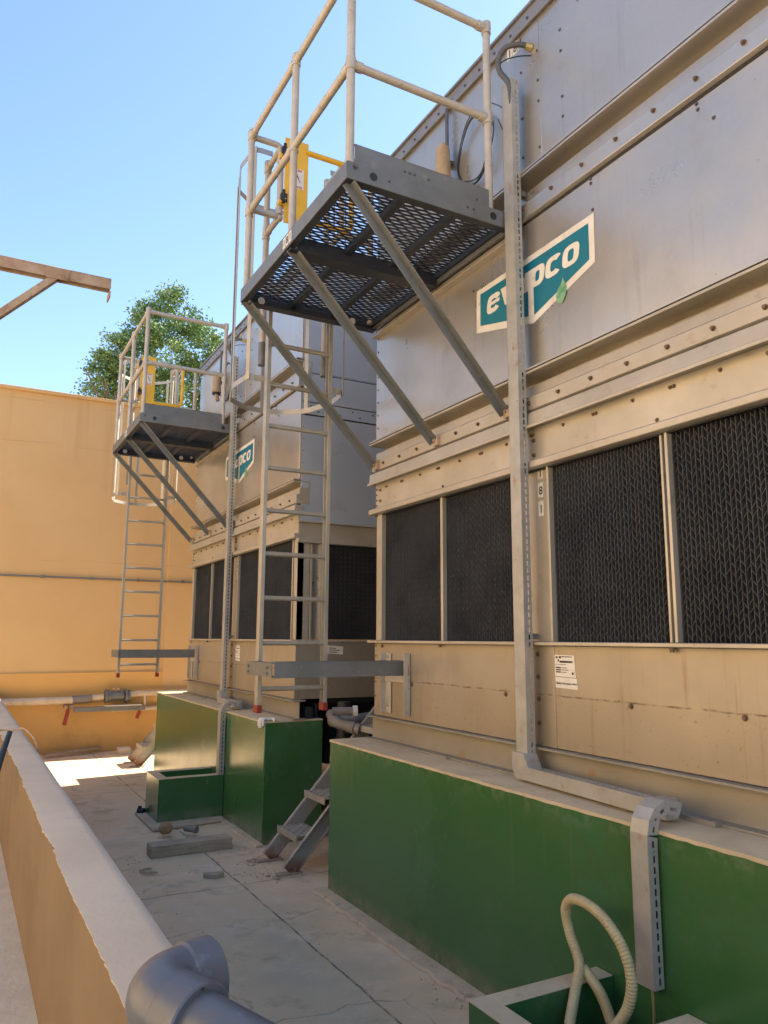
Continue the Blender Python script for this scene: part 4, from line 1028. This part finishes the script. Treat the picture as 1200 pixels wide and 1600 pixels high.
# ------------------------------------------------------------------ pipes in the gap
t = thing('drain_pipes', (2.95, 5.95, -0.95), 'cluster of thick grey plastic drain pipes in the gap between the plinths', 'pipes')
g = MB(); g.tube(arc_path([(3.9,6.4,-0.70),(3.3,6.22,-0.70),(3.02,6.12,-0.71),(2.97,6.35,-0.71)],0.1), 0.062, 16); obj('pipe', g, 'pvc_dull', t)
g = MB(); g.tube(arc_path([(2.95,6.35,-0.66),(2.86,6.05,-0.70),(3.00,5.88,-0.745)],0.08), 0.046, 16); g.cyl((2.93,5.965,-0.722),(2.97,5.915,-0.735),0.053,16); obj('elbow', g, 'pvc_dull', t)
g = MB(); g.cyl((2.80,6.00,-0.60),(2.96,5.94,-0.60),0.034,14); obj('branch', g, 'pvc_dull', t)
obj('pipe_cap', MB().cyl((2.96,5.94,-0.60),(2.995,5.927,-0.60),0.046,8), 'cloth', t)
g = MB(); g.cyl((3.05,6.3,-1.2),(3.05,6.3,-0.55),0.06,14); g.cyl((3.0,6.6,-0.55),(3.9,6.6,-0.55),0.05,14); obj('dark_pipe', g, 'black', t)
g = MB(); g.box(2.74,2.82,6.44,6.56,-0.699,-0.62); g.box(2.86,2.89,6.50,6.60,-0.699,-0.58); g.box(2.745,2.815,6.448,6.552,-0.619,-0.60); g.cyl((2.92,6.5,-0.60),(3.2,6.7,-0.56),0.018,10)
tag(obj('pipe_fittings', g, 'black', bevel=0.004), 'small dark fittings on the plinth corner behind the ladder foot', 'fittings')

# glove
g = MB(); gx, gy, gz = 2.385, 6.47, -0.695
g.ball((gx+0.03,gy,gz+0.008), 0.05, 12, 8, (1.3,0.9,0.28))
for k, (dx, dy_, ln) in enumerate(((-0.035,0.045,0.05),(-0.038,0.015,0.065),(-0.038,-0.015,0.06),(-0.03,-0.042,0.045))):
    g.tube(smooth_path([(gx+0.01,gy+dy_*0.6,gz+0.012),(gx+dx,gy+dy_,gz+0.004),(gx+dx-0.006,gy+dy_*1.2,gz-ln)],5), 0.0095, 8)
g.tube(smooth_path([(gx+0.05,gy-0.04,gz+0.01),(gx+0.06,gy-0.075,gz+0.008),(gx+0.04,gy-0.10,gz+0.004)],4), 0.010, 8)
tag(obj('work_glove', g, 'cloth'), 'white work glove draped over the corner of the farther plinth', 'glove')

# ------------------------------------------------------------------ loose things on the yard floor
def lump(name, c, s, m, lab, cat, seed, nn=(14,9), amp=0.12, group=None):
    rnd = random.Random(seed); g = MB(); n, mm = nn; vs = []; fs = []
    ph = [rnd.uniform(0,6) for _ in range(6)]
    for i in range(mm+1):
        th = math.pi*i/mm
        for k in range(n):
            a = 2*math.pi*k/n; j = 1+amp*(math.sin(3*a+ph[0])*math.sin(2*th+ph[1])+0.6*math.sin(5*a+ph[2]+3*th))+rnd.uniform(-1,1)*amp*0.25*(0 < i < mm)
            if i in (0, mm): j = 1
            vs.append((c[0]+s[0]*j*math.sin(th)*math.cos(a), c[1]+s[1]*j*math.sin(th)*math.sin(a), c[2]+s[2]*j*math.cos(th)))
    for i in range(mm):
        for k in range(n): fs.append((i*n+k, (i+1)*n+k, (i+1)*n+(k+1) % n, i*n+(k+1) % n))
    g.add(vs, fs); return tag(obj(name, g, m), lab, cat, group)
lump('rock', (1.722,7.05,G+0.03+0.045), (0.058,0.055,0.05), 'stone', 'round brown rock in front of the far green box', 'rock', 4)
def rough_box(name, x0, x1, y0, y1, z0, z1, m, lab, cat, seed, rot=0.0, amp=0.006):
    rnd = random.Random(seed); g = MB(); cx, cy = (x0+x1)/2, (y0+y1)/2
    bm = bmesh.new(); bmesh.ops.create_cube(bm, size=1.0); bmesh.ops.subdivide_edges(bm, edges=bm.edges[:], cuts=6, use_grid_fill=True)
    for v in bm.verts:
        x = v.co.x*(x1-x0); y = v.co.y*(y1-y0); z = z0+(v.co.z+0.5)*(z1-z0)
        e = sum(abs(abs(q_)-0.5) < 0.01 for q_ in v.co)
        k = 1-0.012*(e-1); x = x*k+rnd.uniform(-amp,amp); y = y*(1-0.03*(e-1))+rnd.uniform(-amp,amp)
        if z > z0+0.001: z += rnd.uniform(-amp,amp)*0.7
        v.co = (cx+x*math.cos(rot)-y*math.sin(rot), cy+x*math.sin(rot)+y*math.cos(rot), z)
    bm.verts.index_update(); g.add([v.co[:] for v in bm.verts], [tuple(v.index for v in f_.verts) for f_ in bm.faces]); bm.free()
    return tag(obj(name, g, m), lab, cat)
rough_box('kerb_block', 1.462, 2.118, 6.42, 6.60, G+0.001, G+0.088, 'greyblock', 'long rough grey concrete block lying in front of the far green box', 'concrete block', 2, rot=0.0)
rough_box('stone_block', 2.225, 2.40, 12.16, 12.34, G+0.001, G+0.085, 'coping', 'small pale block against the foot of the far wall', 'block', 5)
g = MB(); g.bar((1.22,12.28,G+0.045),(2.02,12.50,G+0.075),0.10,0.02)
tag(obj('plank', g, 'wood'), 'thin weathered plank lying along the foot of the far wall', 'plank')
g = MB(); g.cyl((1.885,7.03,G+0.062),(1.955,6.93,G+0.062),0.027,14); g.cyl((1.945,6.945,G+0.062),(1.958,6.927,G+0.062),0.031,14)
tag(obj('pipe_offcut', g, 'pvc_dull'), 'short grey pipe offcut beside the round rock', 'pipe offcut')
g = MB(); g.cyl((1.675,8.00,G+0.045),(1.725,7.96,G+0.045),0.028,14); g.tube([(1.69,7.99,G+0.045),(1.69,7.99,G+0.09)],0.018,10)
tag(obj('pipe_fitting', g, 'black'), 'small black pipe fitting at the left corner of the far green box', 'fitting')
g = MB(); g.prism([(1.70,5.80),(1.84,5.77),(1.83,5.72),(1.76,5.70),(1.69,5.75)], 'z', G+0.002, G+0.028)
tag(obj('mortar_chip', g, 'greyblock'), 'flat grey mortar chip lying on the yard floor', 'rubble')
for k, (x, y, a, ln, lab) in enumerate(((1.36,6.12,0.3,0.10,'short grey twig just left of and below the kerb block'),(1.38,6.02,-0.1,0.09,'lower grey scrap left of the mortar chip'),(1.33,6.06,-0.9,0.07,'thin scrap crossing the twig left of the mortar chip'))):
    g = MB(); g.tube([(x-ln/2*math.cos(a),y-ln/2*math.sin(a),G+0.012),(x,y,G+0.018),(x+ln/2*math.cos(a),y+ln/2*math.sin(a),G+0.012)],[0.004,0.009,0.005],6)
    tag(obj('debris_scrap', g, 'greyblock'), lab, 'debris')
rnd = random.Random(21); g = MB()
for (cx, cy, sx, sy, n) in ((2.05,5.72,0.10,0.06,60),(2.20,5.78,0.14,0.2,120),(1.5,6.38,0.3,0.05,60),(2.0,6.38,0.2,0.04,40),(2.27,4.6,0.05,0.8,60),(2.22,3.4,0.05,0.3,40),(1.55,6.0,0.25,0.15,40),(2.1,12.3,0.8,0.12,40),(1.9,4.9,0.3,0.9,50),(1.2,7.5,0.4,1.2,50)):
    for _ in range(n//2):
        x, y = rnd.gauss(cx, sx), rnd.gauss(cy, sy); s_ = rnd.uniform(0.002,0.0075); a = rnd.uniform(0,3)
        if x > 2.34: continue
        vs = [(x+s_*rnd.uniform(.6,1.5)*math.cos(a+t_), y+s_*rnd.uniform(.6,1.5)*math.sin(a+t_), G+0.001) for t_ in (0,1.6,3.1,4.7)]
        vs.append((x, y, G+0.001+s_*rnd.uniform(.7,1.3))); g.add(vs, [(0,1,4),(1,2,4),(2,3,4),(3,0,4)])
tag(obj('gravel_crumbs', g, 'greyblock', smooth=False), 'scattered crumbs of broken mortar on the yard floor', 'debris', kind='stuff')
# rust flakes round the stair feet
g = MB()
for _ in range(70):
    x, y = rnd.gauss(2.16,0.05), rnd.choice((5.57,5.96))+rnd.gauss(0,0.05); s_ = rnd.uniform(0.004,0.014); a = rnd.uniform(0,3)
    g.add([(x+s_*math.cos(a+t_)*rnd.uniform(.7,1.4), y+s_*math.sin(a+t_), G+0.002+rnd.uniform(0,0.006)) for t_ in (0,1.5,3.0,4.6)], [(0,1,2,3)])
tag(obj('rust_flakes', g, 'rust', smooth=False), 'rust flakes shed around the feet of the near stairs', 'debris', kind='stuff')

# ------------------------------------------------------------------ corrugated hose in the near drain box
P_ = smooth_path([(1.93,2.26,-1.62),(1.99,2.30,-1.49),(2.06,2.35,-1.38),(2.14,2.40,-1.29),(2.19,2.43,-1.22),(2.21,2.50,-1.14),(2.21,2.520,-1.06),(2.19,2.46,-1.00),(2.18,2.37,-0.990),(2.185,2.28,-1.02),(2.20,2.21,-1.10),(2.205,2.18,-1.20),(2.195,2.20,-1.30),(2.16,2.25,-1.38),(2.08,2.32,-1.46),(1.99,2.35,-1.52),(1.93,2.25,-1.56)], 26)
g = MB(); g.tube(P_, [0.0192+0.0017*(1 if i % 3 == 0 else 0) for i in range(len(P_))], 14)
P2 = smooth_path([(2.20,2.425,-1.235),(2.22,2.36,-1.30),(2.23,2.32,-1.38),(2.21,2.27,-1.46),(2.10,2.22,-1.55),(1.98,2.24,-1.62)], 26)
g.tube(P2, [0.0205+0.0011*(1 if i % 3 == 0 else 0) for i in range(len(P2))], 14)
tag(obj('corrugated_hose', g, 'hose'), 'cream corrugated hose standing up in a loop out of the near drain box', 'hose')
g = MB(); g.tube([(2.325,2.20,-1.24),(2.33,2.20,-1.34),(2.325,2.21,-1.50),(2.32,2.2,-1.66)], 0.005, 8)
tag(obj('yellow_wire', g, 'brass'), 'thin yellow wire dropping from the end of the near cable tray', 'wire')

# ------------------------------------------------------------------ PVC elbow on the parapet
t = thing('pipe_elbow', (0.40, 1.46, -0.7), 'big blue-grey plastic pipe elbow in the foreground, resting on the parapet top', 'pipe elbow')
C = Vector((0.338, 1.47, -0.612)); d1 = Vector((0.42,-0.90,-0.08)).normalized(); d2 = Vector((0.97,0.24,0.0)).normalized()
inner = []; 
A_ = C + d1*0.085; B_ = C + d2*0.075
for i in range(13):
    s_ = i/12; inner.append((1-s_)**2*A_ + 2*s_*(1-s_)*C + s_*s_*B_)
g = MB(); path = [A_+d1*0.055] + inner + [B_+d2*0.04]
g.tube(path, [0.0625]+[0.0625]*13+[0.0625], 40, cap=False)
obj('bend', g, 'pvc', t)
def collar(P_, d, ra, rb, ln):
    g = MB(); g.tube([P_-d*0.006, P_, P_+d*ln, P_+d*(ln+0.003), P_+d*(ln+0.003), P_+d*(ln-0.03)], [ra, rb, rb, rb-0.003, rb-0.009, rb-0.010], 44, cap=False); return g
obj('socket_rim', collar(A_, d1, 0.0615, 0.0665, 0.055), 'pvc', t)
obj('socket_rim', collar(B_, d2, 0.0615, 0.0665, 0.050), 'pvc', t)
g = MB(); g.tube([A_-d1*0.02, A_+d1*0.5], 0.053, 40); obj('pipe', g, 'pvc', t)
g = MB(); g.tube([B_+d2*0.0, B_+d2*0.01], 0.053, 30); obj('inside', g, 'dark', t)

# cable on the parapet, dark rod
g = MB(); g.tube(smooth_path([(0.30,6.6,-0.69),(0.36,6.62,-0.692),(0.43,6.55,-0.688),(0.48,6.35,-0.66),(0.505,5.9,-0.665),(0.515,5.6,-0.70),(0.52,5.5,-0.80)],10), 0.006, 8)
tag(obj('parapet_cable', g, 'rust'), 'thin brown cable arching over the parapet near the left edge', 'cable')
g = MB(); g.tube([(0.215,4.6,-0.80),(0.265,4.75,-0.62),(0.30,4.85,-0.52)],[0.018,0.017,0.014],10)
tag(obj('cable_end', g, 'wire'), 'thick dark cable end leaning over the parapet at the left edge', 'cable')

# ------------------------------------------------------------------ rusty steel bracket frame, upper left
t = thing('cantilever_bracket', (-0.7, 6.0, -1.26), 'rusty steel bracket arm with a diagonal strut reaching in from the upper left', 'steel frame')
g = MB(); g.prism([(5.945,2.752),(6.055,2.752),(6.055,2.745),(6.004,2.743),(6.004,2.655),(5.996,2.655),(5.996,2.743),(5.945,2.745)], 'x', -0.8, 0.826)
g.box(-0.8,0.826,5.945,5.952,2.665,2.7449)
obj('arm', g, 'rust', t, bevel=0.002)
obj('arm_tip', MB().box(0.816,0.826,5.94,6.06,2.60,2.651), 'rust', t)
g = MB(); g.bar((0.44,5.98,2.69), (-0.72,5.98,1.47), 0.05, 0.075, up=(0,1,0)); g.box(0.36,0.52,5.935,5.944,2.655,2.745); obj('strut', g, 'rust', t, bevel=0.002)
g = MB(); g.box(-0.80,-0.70,5.95,6.05,-1.26,2.742); obj('column', g, 'rust', t, bevel=0.003)

# ------------------------------------------------------------------ tree
def tree(cx, cy):
    t = thing('leafy_tree', (cx, cy, G), 'leafy green tree rising behind the ochre wall and the far platform', 'tree')
    rnd = random.Random(5)
    g = MB(); tips = []
    def limb(p, d, ln, rad, lev):
        pts = [p]; q_ = Vector(p); dd = Vector(d).normalized()
        n = 5
        for i in range(n):
            dd = (dd + Vector((rnd.uniform(-1,1),rnd.uniform(-1,1),rnd.uniform(-0.3,0.6)))*0.16).normalized(); q_ = q_+dd*ln/n; pts.append(q_.copy())
        g.tube(pts, [rad*(1-0.12*i) for i in range(n+1)], 7)
        if lev < 3:
            for k in range(4 if lev else 7):
                s_ = rnd.uniform(0.35,1.0); b_ = pts[min(n, int(s_*n)+0)]
                a = rnd.uniform(0,6.28); side = Vector((math.cos(a), math.sin(a)*0.8, rnd.uniform(0.2,0.9)))
                limb(b_, (dd*0.5+side).normalized(), ln*rnd.uniform(0.5,0.7), rad*0.5, lev+1)
        if lev >= 2: tips.extend(pts[2:])
    limb(Vector((cx,cy,G)), (0,0,1), 5.0, 0.22, 0)
    obj('trunk', g, 'bark', t)
    # leaf clumps: centred where the photograph's crown masses are
    clumps = []
    masses = [(3.35,8.0,0.50),(2.75,7.3,0.55),(2.2,6.85,0.5),(2.0,6.35,0.4),(1.95,5.75,0.42),(2.6,6.4,0.7),(3.3,7.0,0.85),(4.0,7.25,0.6),(3.9,6.4,0.8),(4.6,6.75,0.6),(5.05,7.0,0.4),(4.9,6.2,0.7),(3.0,5.8,0.8),(3.7,5.4,0.9),(4.5,5.4,0.8),(2.3,5.2,0.6),(3.4,8.35,0.28),(2.8,7.85,0.25),(5.4,6.3,0.5),(3.9,7.8,0.35)]
    for x, z, r_ in masses:
        x += 0.42; z -= 0.42 if z > 6 else 0.2; r_ *= 0.86
        for _ in range(int(16*r_/0.5)):
            a = rnd.uniform(0,6.28); b = rnd.uniform(-1,1); rr = r_*rnd.uniform(0.55,1.05)
            clumps.append((x+rr*math.cos(a)*math.sqrt(1-b*b), cy+rr*1.5*math.sin(a)*math.sqrt(1-b*b), z+rr*b, rnd.uniform(0.13,0.28)))
    g = MB(); vs = []; fs = []
    for x, y, z, r_ in clumps:
        for _ in range(int(150*(r_/0.2)**1.2)):
            p = Vector((x+rnd.gauss(0,r_*0.5), y+rnd.gauss(0,r_*0.5), z+rnd.gauss(0,r_*0.42)))
            d = Vector((rnd.uniform(-1,1),rnd.uniform(-1,1),rnd.uniform(-1.1,0.5))).normalized(); s_ = d.cross(Vector((rnd.uniform(-1,1),rnd.uniform(-1,1),rnd.uniform(-1,1)))).normalized()
            ln, wd = rnd.uniform(0.05,0.10), rnd.uniform(0.014,0.026)
            o_ = len(vs); vs += [p, p+d*ln*0.5+s_*wd, p+d*ln, p+d*ln*0.5-s_*wd]; fs.append((o_,o_+1,o_+2,o_+3))
    g.v = [tuple(v) for v in vs]; g.f = fs
    base = LOC[t.name]
    me = bpy.data.meshes.new('crown'); me.from_pydata([(v[0]-base.x, v[1]-base.y, v[2]+OFF-base.z) for v in g.v], [], g.f); me.materials.append(M['leaf'])
    o = bpy.data.objects.new('crown', me); COL.objects.link(o); o.parent = t
tree(3.5, 17.5)
